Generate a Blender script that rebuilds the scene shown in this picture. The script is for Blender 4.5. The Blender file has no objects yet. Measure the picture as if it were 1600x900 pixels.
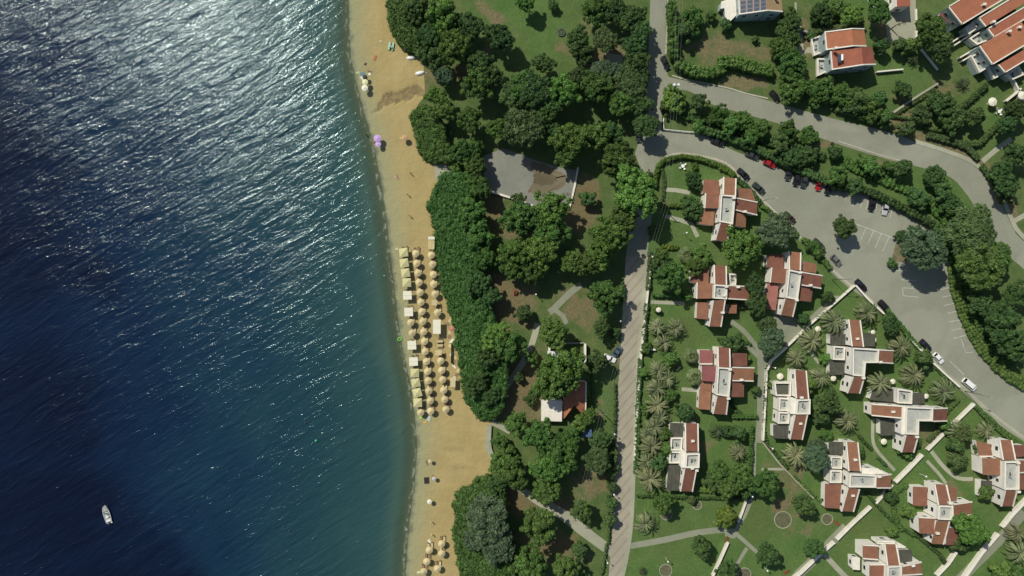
import bpy, math, random
import numpy as np
from mathutils import Vector
random.seed(7); rng=np.random.default_rng(7)
S=bpy.context.scene
# ------------------------------------------------------------------ camera, sky, sun, exposure
H=217.0; K=0.2                                   # camera height above the ground, metres per photo pixel on the ground
cam=bpy.data.cameras.new('camera'); camo=bpy.data.objects.new('camera',cam); S.collection.objects.link(camo)
camo.location=(0,0,H); camo.rotation_euler=(0,0,0)
cam.sensor_width=36; cam.lens=36*H/320.0; cam.clip_start=1; cam.clip_end=6000
S.camera=camo
W=bpy.data.worlds.new('World'); S.world=W; W.use_nodes=True
nt=W.node_tree; bg=nt.nodes['Background']; sky=nt.nodes.new('ShaderNodeTexSky'); sky.sky_type='NISHITA'; sky.sun_disc=False
SUN_EL=math.radians(49); AZ=math.radians(46)      # shadows fall right and down in the picture
to_sun=Vector((-math.cos(AZ)*math.cos(SUN_EL), math.sin(AZ)*math.cos(SUN_EL), math.sin(SUN_EL)))
sky.sun_elevation=SUN_EL; sky.sun_rotation=math.atan2(to_sun.x,to_sun.y)%(2*math.pi)
nt.links.new(sky.outputs[0],bg.inputs[0]); bg.inputs[1].default_value=0.078
sl=bpy.data.lights.new('sun','SUN'); sl.energy=3.9; sl.angle=math.radians(0.53); sl.color=(1,0.955,0.86)
so=bpy.data.objects.new('sun',sl); S.collection.objects.link(so); so.location=to_sun*300
so.rotation_euler=(-to_sun).to_track_quat('-Z','Y').to_euler()
S.view_settings.view_transform='Standard'; S.view_settings.look='None'; S.view_settings.gamma=1; S.view_settings.exposure=0.12
# ------------------------------------------------------------------ helpers
def at(px,py,h=0.0):
    f=K*(H-h)/H
    return ((px-800)*f,(450-py)*f,h)
def g(px,py): return ((px-800)*K,(450-py)*K)
def srgb(r,g_,b):
    f=lambda c:(c/255/12.92) if c/255<=0.04045 else ((c/255+0.055)/1.055)**2.4
    return (f(r),f(g_),f(b))
class MB:
    def __init__(s): s.v=[]; s.f=[]; s.m=[]
    def add(s,v,f,m=0):
        o=len(s.v); s.v+= [tuple(p) for p in v]; s.f+=[tuple(i+o for i in q) for q in f]; s.m+=[m]*len(f); return s
    def prism(s,bot,top,m=0):
        n=len(bot); v=list(bot)+list(top)
        f=[tuple(range(n-1,-1,-1)),tuple(range(n,2*n))]+[(i,(i+1)%n,n+(i+1)%n,n+i) for i in range(n)]
        return s.add(v,f,m)
    def box(s,c,d,rz=0,m=0):
        cx,cy,cz=c; a,b,h=d[0]/2,d[1]/2,d[2]/2; ca,sa=math.cos(rz),math.sin(rz)
        q=[(-a,-b),(a,-b),(a,b),(-a,b)]; q=[(cx+x*ca-y*sa,cy+x*sa+y*ca) for x,y in q]
        return s.prism([(x,y,cz-h) for x,y in q],[(x,y,cz+h) for x,y in q],m)
    def tube(s,p0,p1,r0,r1=None,n=8,m=0):
        r1=r0 if r1 is None else r1
        p0=Vector(p0);p1=Vector(p1);d=(p1-p0).normalized()
        a=d.orthogonal().normalized(); b=d.cross(a)
        A=[p0+(a*math.cos(t)+b*math.sin(t))*r0 for t in [2*math.pi*i/n for i in range(n)]]
        B=[p1+(a*math.cos(t)+b*math.sin(t))*r1 for t in [2*math.pi*i/n for i in range(n)]]
        return s.prism(A,B,m)
    def rings(s,rings,cap=True,m=0):
        n=len(rings[0]); o=len(s.v)
        for r in rings: s.v+=[tuple(p) for p in r]
        for k in range(len(rings)-1):
            for i in range(n):
                j=(i+1)%n; s.f.append((o+k*n+i,o+k*n+j,o+(k+1)*n+j,o+(k+1)*n+i)); s.m.append(m)
        if cap:
            s.f.append(tuple(o+i for i in range(n-1,-1,-1))); s.m.append(m)
            s.f.append(tuple(o+(len(rings)-1)*n+i for i in range(n))); s.m.append(m)
        return s
    def ball(s,c,r,sz=1,n=10,k=6,m=0):
        R=[]
        for i in range(1,k):
            t=math.pi*i/k; R.append([(c[0]+r*math.sin(t)*math.cos(2*math.pi*j/n),c[1]+r*math.sin(t)*math.sin(2*math.pi*j/n),c[2]-r*sz*math.cos(t)) for j in range(n)])
        return s.rings(R,True,m)
    def mesh(s,name,mats,off=(0,0,0),smooth=False):
        me=bpy.data.meshes.new(name); v=[(p[0]-off[0],p[1]-off[1],p[2]-off[2]) for p in s.v]
        me.from_pydata(v,[],s.f)
        for m in (mats if isinstance(mats,(list,tuple)) else [mats]): me.materials.append(m)
        me.polygons.foreach_set('material_index',s.m)
        if smooth: me.polygons.foreach_set('use_smooth',[True]*len(s.f))
        me.update(); return me
def link(o): S.collection.objects.link(o); return o
def wloc(o):
    v=Vector((0,0,0))
    while o is not None: v+=Vector(o.location); o=o.parent
    return v
def tag(o,label,cat,group=None):
    o['label']=label; o['category']=cat
    if group: o['group']=group
    return o
def thing(name,loc,label,cat,group=None,rz=0):
    o=link(bpy.data.objects.new(name,None)); o.location=loc; o.rotation_euler.z=rz; o.empty_display_size=0.3
    return tag(o,label,cat,group)
def part(name,mb,mat,parent=None,world=True,smooth=False):
    off=wloc(parent) if (parent is not None and world) else (0,0,0)
    o=link(bpy.data.objects.new(name,mb.mesh(name,mat,off,smooth)))
    if parent is not None: o.parent=parent
    return o
def struct(o,kind='structure'): o['kind']=kind; return o
ORD=['','second','third','fourth','fifth','sixth','seventh','eighth','ninth','tenth','eleventh','twelfth','thirteenth','fourteenth','fifteenth','sixteenth','seventeenth','eighteenth','nineteenth','twentieth']
# ------------------------------------------------------------------ materials
def mat(name,col,rough=0.8,noise=0.0,nscale=1.0,col2=None,bump=0.0,bscale=5.0,metal=0.0,rand=0.0,spec=None,detail=5):
    m=bpy.data.materials.new(name); m.use_nodes=True; t=m.node_tree; N=t.nodes; L=t.links
    p=N['Principled BSDF']; p.inputs['Roughness'].default_value=rough; p.inputs['Metallic'].default_value=metal
    if spec is not None: p.inputs['Specular IOR Level'].default_value=spec
    p.inputs['Base Color'].default_value=(*col,1)
    tc=N.new('ShaderNodeNewGeometry'); out=None
    if noise>0 or col2:
        n=N.new('ShaderNodeTexNoise'); n.inputs['Scale'].default_value=nscale; n.inputs['Detail'].default_value=detail
        L.new(tc.outputs['Position'],n.inputs['Vector'])
        r=N.new('ShaderNodeValToRGB'); r.color_ramp.elements[0].position=0.32; r.color_ramp.elements[1].position=0.68
        c2=col2 if col2 else tuple(c*(1-noise) for c in col)
        r.color_ramp.elements[0].color=(*c2,1); r.color_ramp.elements[1].color=(*col,1)
        L.new(n.outputs['Fac'],r.inputs['Fac']); out=r.outputs['Color']
    if rand>0:
        oi=N.new('ShaderNodeObjectInfo'); mr=N.new('ShaderNodeMapRange'); mr.inputs[3].default_value=1-rand; mr.inputs[4].default_value=1+rand
        L.new(oi.outputs['Random'],mr.inputs[0]); mx=N.new('ShaderNodeVectorMath'); mx.operation='SCALE'
        if out: L.new(out,mx.inputs[0])
        else: mx.inputs[0].default_value=col
        L.new(mr.outputs[0],mx.inputs[3]); out=mx.outputs[0]
    if out: L.new(out,p.inputs['Base Color'])
    if bump>0:
        b=N.new('ShaderNodeBump'); b.inputs['Strength'].default_value=1; b.inputs['Distance'].default_value=bump
        n2=N.new('ShaderNodeTexNoise'); n2.inputs['Scale'].default_value=bscale; n2.inputs['Detail'].default_value=4
        L.new(tc.outputs['Position'],n2.inputs['Vector']); L.new(n2.outputs['Fac'],b.inputs['Height']); L.new(b.outputs[0],p.inputs['Normal'])
    return m
def leafmat(name,a,b,rand=0.25,trans=0.22,hue=0.0):
    m=bpy.data.materials.new(name); m.use_nodes=True; t=m.node_tree; N=t.nodes; L=t.links
    p=N['Principled BSDF']; p.inputs['Roughness'].default_value=0.6; p.inputs['Specular IOR Level'].default_value=0.25
    ge=N.new('ShaderNodeNewGeometry')
    n=N.new('ShaderNodeTexNoise'); n.inputs['Scale'].default_value=0.55; n.inputs['Detail'].default_value=6; n.inputs['Roughness'].default_value=0.7
    L.new(ge.outputs['Position'],n.inputs['Vector'])
    r=N.new('ShaderNodeValToRGB'); r.color_ramp.elements[0].position=0.36; r.color_ramp.elements[1].position=0.64
    r.color_ramp.elements[0].color=(*a,1); r.color_ramp.elements[1].color=(*b,1); L.new(n.outputs['Fac'],r.inputs['Fac'])
    oi=N.new('ShaderNodeObjectInfo'); mr=N.new('ShaderNodeMapRange'); mr.inputs[3].default_value=1-rand; mr.inputs[4].default_value=1+rand
    L.new(oi.outputs['Random'],mr.inputs[0])
    ri=N.new('ShaderNodeMapRange'); ri.inputs[3].default_value=0.75; ri.inputs[4].default_value=1.25; L.new(ge.outputs['Random Per Island'],ri.inputs[0])
    mu=N.new('ShaderNodeMath'); mu.operation='MULTIPLY'; L.new(mr.outputs[0],mu.inputs[0]); L.new(ri.outputs[0],mu.inputs[1])
    mx=N.new('ShaderNodeVectorMath'); mx.operation='SCALE'; L.new(r.outputs[0],mx.inputs[0]); L.new(mu.outputs[0],mx.inputs[3])
    hs=N.new('ShaderNodeHueSaturation'); h2=N.new('ShaderNodeMath'); h2.operation='FRACT'; h3=N.new('ShaderNodeMath'); h3.operation='MULTIPLY'; h3.inputs[1].default_value=7.31; L.new(oi.outputs['Random'],h3.inputs[0]); L.new(h3.outputs[0],h2.inputs[0])
    mh=N.new('ShaderNodeMapRange'); mh.inputs[3].default_value=0.474; mh.inputs[4].default_value=0.508; L.new(h2.outputs[0],mh.inputs[0]); L.new(mh.outputs[0],hs.inputs['Hue']); L.new(mx.outputs[0],hs.inputs['Color']); mx=hs
    L.new(mx.outputs[0],p.inputs['Base Color'])
    tr=N.new('ShaderNodeBsdfTranslucent'); L.new(mx.outputs[0],tr.inputs[0]); ms=N.new('ShaderNodeMixShader'); ms.inputs[0].default_value=trans
    L.new(p.outputs[0],ms.inputs[1]); L.new(tr.outputs[0],ms.inputs[2]); L.new(ms.outputs[0],N['Material Output'].inputs[0])
    return m
LM={'bright':leafmat('leaf bright',(0.0670,0.1536,0.0306),(0.1427,0.2608,0.0518)),
    'mid':leafmat('leaf mid',(0.0553,0.1275,0.0306),(0.1107,0.2101,0.0447)),
    'dark':leafmat('leaf dark',(0.0422,0.0957,0.0294),(0.0815,0.1565,0.0423)),
    'grey':leafmat('leaf grey green',(0.058,0.104,0.052),(0.108,0.172,0.084),0.12),
    'moss':leafmat('leaf moss green',(0.052,0.112,0.028),(0.105,0.190,0.042),0.12),
    'olive':leafmat('leaf olive',(0.058,0.104,0.034),(0.115,0.170,0.056),0.12),
    'lime':leafmat('leaf yellow green',(0.070,0.130,0.022),(0.13,0.21,0.036),0.12),
    'palm':leafmat('palm frond',(0.085,0.125,0.045),(0.27,0.29,0.15),0.15),
    'palmdark':leafmat('dark palm frond',(0.035,0.060,0.025),(0.09,0.12,0.05),0.2),
    'fan':leafmat('fan palm frond',(0.08,0.12,0.04),(0.17,0.21,0.085),0.15),
    'coast':leafmat('coastal shrub leaf',(0.0437,0.1072,0.0235),(0.0815,0.1739,0.0389),0.1)}
BARK=mat('bark',(0.10,0.075,0.05),0.9,0.4,3)
PLASTER=mat('white plaster',(0.80,0.77,0.68),0.75,0.10,0.5)
COPING=mat('coping plaster',(0.71,0.67,0.56),0.8,0.14,0.9)
TERR=mat('terrace screed',(0.40,0.41,0.36),0.85,0.22,0.8)
def tilemat(name,a,b):
    m=bpy.data.materials.new(name); m.use_nodes=True; t=m.node_tree; N=t.nodes; L=t.links
    p=N['Principled BSDF']; p.inputs['Roughness'].default_value=0.85
    ge=N.new('ShaderNodeNewGeometry'); n=N.new('ShaderNodeTexNoise'); n.inputs['Scale'].default_value=0.5; n.inputs['Detail'].default_value=9; n.inputs['Roughness'].default_value=0.65
    L.new(ge.outputs['Position'],n.inputs['Vector'])
    r=N.new('ShaderNodeValToRGB'); r.color_ramp.elements[0].position=0.3; r.color_ramp.elements[1].position=0.7
    r.color_ramp.elements[0].color=(*a,1); r.color_ramp.elements[1].color=(*b,1); L.new(n.outputs['Fac'],r.inputs['Fac'])
    oi=N.new('ShaderNodeObjectInfo'); hs=N.new('ShaderNodeHueSaturation'); mr=N.new('ShaderNodeMapRange'); mr.inputs[3].default_value=0.78; mr.inputs[4].default_value=1.15
    L.new(oi.outputs['Random'],mr.inputs[0]); L.new(mr.outputs[0],hs.inputs['Value'])
    mr2=N.new('ShaderNodeMapRange'); mr2.inputs[3].default_value=0.492; mr2.inputs[4].default_value=0.512; L.new(oi.outputs['Random'],mr2.inputs[0]); L.new(mr2.outputs[0],hs.inputs['Hue'])
    L.new(r.outputs[0],hs.inputs['Color']); L.new(hs.outputs[0],p.inputs['Base Color'])
    w=N.new('ShaderNodeTexWave'); w.inputs['Scale'].default_value=1.1; w.inputs['Distortion'].default_value=0.3; L.new(ge.outputs['Position'],w.inputs['Vector'])
    b=N.new('ShaderNodeBump'); b.inputs['Distance'].default_value=0.05; b.inputs['Strength'].default_value=0.8; L.new(w.outputs['Fac'],b.inputs['Height']); L.new(b.outputs[0],p.inputs['Normal'])
    return m
TILE=tilemat('terracotta tile',(0.165,0.070,0.041),(0.245,0.102,0.058))
TILEP=tilemat('rose tile',(0.21,0.070,0.062),(0.28,0.10,0.088))
TILEO=tilemat('ochre faded tile',(0.34,0.24,0.11),(0.40,0.29,0.14))
TILER=tilemat('red tile',(0.26,0.085,0.045),(0.34,0.115,0.062))
DARKR=mat('weathered pergola cover',(0.075,0.075,0.055),0.9,0.35,0.6)
DARKF=mat('dark terrace floor',(0.085,0.090,0.065),0.9,0.3,0.5)
GLASS=mat('window glass',(0.03,0.04,0.045),0.15)
FRAME=mat('window frame',(0.5,0.5,0.46),0.6)
PANEL=mat('solar cell',(0.05,0.068,0.088),0.25)
ALU=mat('aluminium',(0.34,0.37,0.36),0.5,metal=0.3)
WHITE=mat('white enamel',(0.78,0.77,0.72),0.5)
SHADEWALL=mat('shade toned plaster',(0.34,0.42,0.40),0.8,0.12,0.6)  # grey-teal of these walls in shade, put into their base colour
CONC=mat('concrete',(0.30,0.30,0.25),0.9,0.35,0.35,bump=0.02,bscale=3,detail=9)
CANV=mat('cream canvas',(0.54,0.455,0.235),0.85,0.15,3,rand=0.07)
CANVG=mat('pale green canvas',(0.52,0.49,0.24),0.85,0.12,2,rand=0.06)
CANVW=mat('white canvas',(0.68,0.65,0.50),0.8,0.08,2)
WOOD=mat('weathered wood',(0.25,0.17,0.10),0.8,0.3,6)
BLACKM=mat('black rubber',(0.012,0.012,0.012),0.7)
DARKM=mat('dark metal',(0.05,0.05,0.05),0.5)
# ------------------------------------------------------------------ ground, beach, sea
SHORE=np.array([(-700,470),(-300,522),(-100,540),(0,545),(50,546),(90,548),(115,554),(150,562),(175,569),(212,580),(250,589),(275,593),(300,598),(350,605),(400,610),(450,617),(500,622),(550,630),(600,641),(625,645),(670,650),(700,652),(767,647),(800,642),(833,638),(900,634),(1000,625),(1700,600)],float)
VEG=np.array([(-700,640),(-300,610),(0,603),(25,603),(48,608),(70,620),(86,638),(92,656),(100,660),(150,662),(165,650),(178,646),(205,652),(225,656),(240,663),(255,678),(262,682),(285,684),(290,680),(318,672),(340,679),(380,683),(420,688),(450,696),(480,706),(515,713),(560,720),(600,727),(630,732),(650,748),(657,765),(665,768),(700,766),(720,770),(740,765),(750,750),(765,732),(775,716),(790,711),(820,712),(850,716),(875,722),(900,722),(1300,740),(1700,760)],float)
sh=lambda y: np.interp(y,SHORE[:,0],SHORE[:,1])
vg=lambda y: np.interp(y,VEG[:,0],VEG[:,1])
def grid(name,PX,PY,Z,attrs,material,smooth=True):
    ny,nx=PX.shape
    v=np.stack([(PX-800)*K,(450-PY)*K,Z],-1).reshape(-1,3)
    i=np.arange(ny*nx).reshape(ny,nx); q=np.stack([i[1:,:-1],i[1:,1:],i[:-1,1:],i[:-1,:-1]],-1).reshape(-1,4)
    me=bpy.data.meshes.new(name); me.vertices.add(len(v)); me.vertices.foreach_set('co',v.ravel())
    me.loops.add(q.size); me.loops.foreach_set('vertex_index',q.ravel().astype(np.int32))
    me.polygons.add(len(q)); me.polygons.foreach_set('loop_start',np.arange(0,q.size,4).astype(np.int32)); me.polygons.foreach_set('loop_total',np.full(len(q),4,np.int32))
    if smooth: me.polygons.foreach_set('use_smooth',np.ones(len(q),bool))
    me.update(calc_edges=True); me.validate()
    for k,a in attrs.items():
        at_=me.attributes.new(k,'FLOAT','POINT'); at_.data.foreach_set('value',a.ravel().astype(np.float32))
    me.materials.append(material); return struct(link(bpy.data.objects.new(name,me)))
def vnoise(x,y,sc,seed):
    r=np.random.default_rng(seed); T=r.random((64,64)); x=x/sc; y=y/sc
    xi=np.floor(x).astype(int); yi=np.floor(y).astype(int); fx=x-xi; fy=y-yi; fx=fx*fx*(3-2*fx); fy=fy*fy*(3-2*fy)
    a=T[yi%64,xi%64]; b=T[yi%64,(xi+1)%64]; c=T[(yi+1)%64,xi%64]; d=T[(yi+1)%64,(xi+1)%64]
    return (a*(1-fx)+b*fx)*(1-fy)+(c*(1-fx)+d*fx)*fy
def fbm(x,y,sc,seed): return sum(vnoise(x,y,sc/2**k,seed+k)*0.5**k for k in range(4))/1.875
def polymask(x,y,poly):
    ins=np.zeros(x.shape,bool); n=len(poly)
    for i in range(n):
        x0,y0=poly[i]; x1,y1=poly[(i+1)%n]
        c=((y0>y)!=(y1>y))&(x<(x1-x0)*(y-y0)/((y1-y0) if y1!=y0 else 1e-9)+x0); ins^=c
    return ins
def nodes(name):
    m=bpy.data.materials.new(name); m.use_nodes=True; t=m.node_tree; return m,t.nodes,t.links,t.nodes['Principled BSDF']
def ramp(N,stops,interp='LINEAR'):
    r=N.new('ShaderNodeValToRGB'); e=r.color_ramp.elements; r.color_ramp.interpolation=interp
    while len(e)<len(stops): e.new(0.5)
    for k,(p,c) in enumerate(stops): e[k].position=p; e[k].color=(*c,1) if len(c)==3 else c
    return r
def noise(N,L,vec,scale,detail=6,rough=0.6,dist=0):
    n=N.new('ShaderNodeTexNoise'); n.inputs['Scale'].default_value=scale; n.inputs['Detail'].default_value=detail; n.inputs['Roughness'].default_value=rough; n.inputs['Distortion'].default_value=dist
    L.new(vec,n.inputs['Vector']); return n.outputs['Fac']
def mixc(N,L,f,a,b,blend='MIX'):
    m=N.new('ShaderNodeMix'); m.data_type='RGBA'; m.blend_type=blend
    for s,x in ((m.inputs[0],f),(m.inputs[6],a),(m.inputs[7],b)):
        if hasattr(x,'links'): L.new(x,s)
        else: s.default_value=x if not isinstance(x,tuple) else (*x,1)
    return m.outputs[2]
def attr(N,name): a=N.new('ShaderNodeAttribute'); a.attribute_name=name; return a.outputs['Fac']
def mth(N,L,op,a,b=None,c=None,clamp=False):
    m=N.new('ShaderNodeMath'); m.operation=op; m.use_clamp=clamp
    for s,x in zip(m.inputs,(a,b,c)):
        if x is None: continue
        if hasattr(x,'links'): L.new(x,s)
        else: s.default_value=x
    return m.outputs[0]
def mrange(N,L,x,a,b,c=0,d=1,smooth=False):
    m=N.new('ShaderNodeMapRange'); L.new(x,m.inputs[0]); m.inputs[1].default_value=a; m.inputs[2].default_value=b; m.inputs[3].default_value=c; m.inputs[4].default_value=d
    if smooth: m.interpolation_type='SMOOTHSTEP'
    return m.outputs[0]
def bumpn(N,L,p,h,dist,strength=1):
    b=N.new('ShaderNodeBump'); b.inputs['Distance'].default_value=dist; b.inputs['Strength'].default_value=strength; L.new(h,b.inputs['Height']); L.new(b.outputs[0],p.inputs['Normal']); return b
# sea ---------------------------------------------------------------
m,N,L,p=nodes('sea water'); ge=N.new('ShaderNodeNewGeometry'); pos=ge.outputs['Position']; sd=attr(N,'shore'); weed=attr(N,'weed')
sdn=mth(N,L,'ADD',sd,mth(N,L,'MULTIPLY',mrange(N,L,noise(N,L,pos,0.03,5),0.3,0.7,-16,16),mrange(N,L,sd,6,45,0.05,1))); f=mrange(N,L,sdn,0,110)
r=ramp(N,[(0,(0.080,0.115,0.070)),(0.03,(0.055,0.098,0.072)),(0.09,(0.026,0.068,0.066)),(0.25,(0.014,0.046,0.056)),(0.48,(0.009,0.032,0.054)),(0.75,(0.005,0.017,0.042)),(1,(0.0035,0.010,0.031))]); L.new(f,r.inputs[0])
def mapped(rot,sx,sy):
    mp=N.new('ShaderNodeMapping'); mp.vector_type='TEXTURE'; mp.inputs['Rotation'].default_value=(0,0,math.radians(rot)); mp.inputs['Scale'].default_value=(1/sx,1/sy,1); L.new(pos,mp.inputs['Vector']); return mp.outputs[0]
wn1=noise(N,L,mapped(30,0.03,0.09),1.0,6,0.7)
weed=mth(N,L,'MULTIPLY',weed,mrange(N,L,wn1,0.35,0.62,0.35,1.15),None,True)
col=mixc(N,L,weed,r.outputs[0],(0.003,0.0055,0.018))
L.new(col,p.inputs['Base Color']); p.inputs['Roughness'].default_value=0.12; p.inputs['IOR'].default_value=1.333; p.inputs['Specular IOR Level'].default_value=0.5; p.inputs['Specular Tint'].default_value=(0.80,1.0,1.0,1)
# crests run lower left to upper right in the photograph (about 30 degrees above the x axis)
w1=noise(N,L,mapped(33,0.085,0.36),1.0,2,0.5,0.6)
w2=noise(N,L,mapped(28,0.36,1.15),1.0,3,0.55,0.8)
w3=noise(N,L,mapped(42,1.5,2.6),1.0,3,0.62,0.6)
patch=mrange(N,L,noise(N,L,pos,0.035,3),0.35,0.65,0.75,1.2)
hh=mth(N,L,'ADD',mth(N,L,'MULTIPLY',w1,0.56),mth(N,L,'ADD',mth(N,L,'MULTIPLY',w2,0.185),mth(N,L,'MULTIPLY',w3,0.078)))
damp=mrange(N,L,sd,0,30,0.35,1); hh=mth(N,L,'MULTIPLY',hh,mth(N,L,'MULTIPLY',patch,damp))
bumpn(N,L,p,hh,1.0)
# shallow water shows the sand bed; a thin broken foam line at the edge
foam=mth(N,L,'MULTIPLY',mrange(N,L,mth(N,L,'ABSOLUTE',mth(N,L,'SUBTRACT',mth(N,L,'ADD',sd,mrange(N,L,noise(N,L,pos,0.25,4),0.3,0.7,-0.9,0.9)),0.9)),0,0.5,1,0),mrange(N,L,noise(N,L,pos,0.5,4),0.46,0.62,0,0.42))
df=N.new('ShaderNodeBsdfDiffuse'); df.inputs[0].default_value=(0.5,0.52,0.42,1)
tp=N.new('ShaderNodeBsdfTransparent'); tp.inputs[0].default_value=(0.80,0.86,0.80,1)
ms=N.new('ShaderNodeMixShader'); L.new(mrange(N,L,sd,0.0,5.5,0.85,0.0,True),ms.inputs[0]); L.new(p.outputs[0],ms.inputs[1]); L.new(tp.outputs[0],ms.inputs[2])
m2=N.new('ShaderNodeMixShader'); L.new(foam,m2.inputs[0]); L.new(ms.outputs[0],m2.inputs[1]); L.new(df.outputs[0],m2.inputs[2]); L.new(m2.outputs[0],N['Material Output'].inputs[0])
ys=np.arange(-700,1601,10.0); us=np.concatenate([[-6500,-2000],np.arange(-900,-60,20.0),np.arange(-60,7,6.0)])
PY,U=np.meshgrid(ys,us,indexing='ij'); PX=sh(PY)+U
sdv=-(U)*K
wx=PX; wy=PY
wn=fbm(PX+200,PY+400,170,11)
def blob(cx,cy,rx,ry,rot=0):
    c,s=math.cos(rot),math.sin(rot); dx=wx-cx; dy=wy-cy; a=(dx*c+dy*s)/rx; b=(-dx*s+dy*c)/ry
    return np.exp(-(a*a+b*b))
wm=np.maximum.reduce([blob(40,620,150,150),blob(130,430,90,60,0.5),blob(20,820,190,150),blob(130,860,150,90),blob(0,400,150,150),blob(60,260,150,90)*0.8,blob(240,900,90,70)])
wd=np.clip((wm*1.15+wn*1.3-1.05)*2.2,0,1)
grid('sea',PX,PY,np.full(PX.shape,-0.25),{'shore':sdv,'weed':wd*0.92},m)
# beach -------------------------------------------------------------
m,N,L,p=nodes('beach sand'); ge=N.new('ShaderNodeNewGeometry'); pos=ge.outputs['Position']; sd=attr(N,'shore'); wo=attr(N,'washout')
n1=noise(N,L,pos,0.12,6,0.6); n2=noise(N,L,pos,1.6,6,0.7)
base=mixc(N,L,mrange(N,L,n1,0.35,0.65),(0.335,0.262,0.108),(0.385,0.305,0.133))
base=mixc(N,L,mrange(N,L,n2,0.55,0.75,0,0.35),base,(0.27,0.20,0.10))
sdd=mth(N,L,'ADD',sd,mrange(N,L,noise(N,L,pos,0.3,4),0.3,0.7,-1,1))
base=mixc(N,L,mrange(N,L,sdd,1.0,9.0,0.85,0.0,True),base,(0.270,0.270,0.145))
wr=ramp(N,[(0,(0.125,0.135,0.085)),(1,(0.27,0.27,0.155))]); L.new(mrange(N,L,sdd,-0.5,1.1),wr.inputs[0])
base=mixc(N,L,mrange(N,L,sdd,0.9,1.6,1,0),base,wr.outputs[0])
base=mixc(N,L,mth(N,L,'MULTIPLY',wo,mrange(N,L,noise(N,L,pos,0.45,9,0.8,1.5),0.36,0.62,0.25,1),None,True),base,(0.155,0.118,0.062))
L.new(base,p.inputs['Base Color']); p.inputs['Roughness'].default_value=0.9; p.inputs['Specular IOR Level'].default_value=0.2
tr1=noise(N,L,pos,3.5,4,0.7); tr2=noise(N,L,pos,0.5,3,0.6)
bh=mth(N,L,'ADD',tr1,mth(N,L,'MULTIPLY',tr2,2.0)); bh=mth(N,L,'ADD',bh,noise(N,L,pos,1.3,5,0.8)); bumpn(N,L,p,bh,0.12)
ys=np.concatenate([np.arange(-700,-10,30.0),np.arange(-10,912,3.0),np.arange(920,1601,30.0)]); us=np.linspace(0,1,90)
PY,U=np.meshgrid(ys,us,indexing='ij'); X0=sh(PY)-70; X1=vg(PY)+22; PX=X0+U*(X1-X0); d=(PX-sh(PY))*K
Z=np.clip(-0.25+0.05*d,-2.2,0.0)+np.where(d>5,(fbm(PX,PY,14,3)-0.5)*0.10,0)
WASH=[(590,175),(578,178),(592,162),(602,150),(620,142),(640,136),(660,132),(664,148),(650,150),(634,156),(622,162),(610,165),(598,170)]
wsh=polymask(PX+(fbm(PX,PY,12,41)-.5)*16,PY+(fbm(PX,PY,10,51)-.5)*16,WASH).astype(float); Z-=wsh*(0.25+0.35*np.abs(fbm(PX*1.5,PY*1.5,7,31)-0.5))
run=np.maximum(0,fbm(PX*0.35+40,PY*1.6,16,21)-0.55)*3*np.exp(-((PX-735)/45)**2-((PY-715)/30)**2)
grid('beach',PX,PY,Z,{'shore':d,'washout':np.clip(wsh+run,0,1)},m)
# inland ground -----------------------------------------------------
m,N,L,p=nodes('grass and soil'); ge=N.new('ShaderNodeNewGeometry'); pos=ge.outputs['Position']; dirt=attr(N,'dirt'); lush=attr(N,'lush'); red=attr(N,'red')
g1=noise(N,L,pos,0.22,7,0.65); g2=noise(N,L,pos,1.4,6,0.75); g3=noise(N,L,pos,0.05,4,0.5)
dry=mixc(N,L,mrange(N,L,g1,0.35,0.65),(0.068,0.116,0.034),(0.118,0.150,0.052))
lu=mixc(N,L,mrange(N,L,g1,0.3,0.7),(0.068,0.138,0.034),(0.108,0.180,0.050))
lu=mixc(N,L,mrange(N,L,g3,0.45,0.68,0,0.75),lu,(0.098,0.128,0.042))
mw=noise(N,L,pos,0.6,3,0.8)
lu=mixc(N,L,mrange(N,L,mw,0.52,0.72,0,0.5),lu,(0.10,0.135,0.05))
gr=mixc(N,L,lush,dry,lu)
soil=mixc(N,L,mrange(N,L,g2,0.35,0.65),(0.195,0.170,0.092),(0.150,0.130,0.065))
soil=mixc(N,L,red,soil,(0.165,0.122,0.062))
dm=mth(N,L,'ADD',dirt,mrange(N,L,g1,0.3,0.7,-0.38,0.38)); dm2=mth(N,L,'ADD',dm,mrange(N,L,g2,0.3,0.7,-0.2,0.2)); dmm=mrange(N,L,dm2,0.30,0.70,0,1,True)
c=mixc(N,L,dmm,gr,soil)
c=mixc(N,L,mrange(N,L,g2,0.42,0.62,0,0.38),c,(0.035,0.058,0.018))
L.new(c,p.inputs['Base Color']); p.inputs['Roughness'].default_value=0.95; p.inputs['Specular IOR Level'].default_value=0.1
bumpn(N,L,p,noise(N,L,pos,3,5,0.7),0.10)
ys=np.concatenate([np.arange(-700,-10,40.0),np.arange(-10,912,3.0),np.arange(920,1601,40.0)]); us=np.concatenate([np.linspace(0,1,330),[1.3,2.2]])
PY,U=np.meshgrid(ys,us,indexing='ij'); X0=vg(PY)+2; PX=X0+U*(1620-X0); wx=PX; wy=PY
D=np.zeros(PX.shape); R=np.zeros(PX.shape); LU=np.zeros(PX.shape)
def dirtb(cx,cy,rx,ry,a=1,red=0.3,rot=0):
    global D,R
    b=blob(cx,cy,rx,ry,rot); D=np.maximum(D,np.clip(b*1.25,0,1)*a); R=np.where(b>0.25,np.maximum(R,b*red),R)
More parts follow.
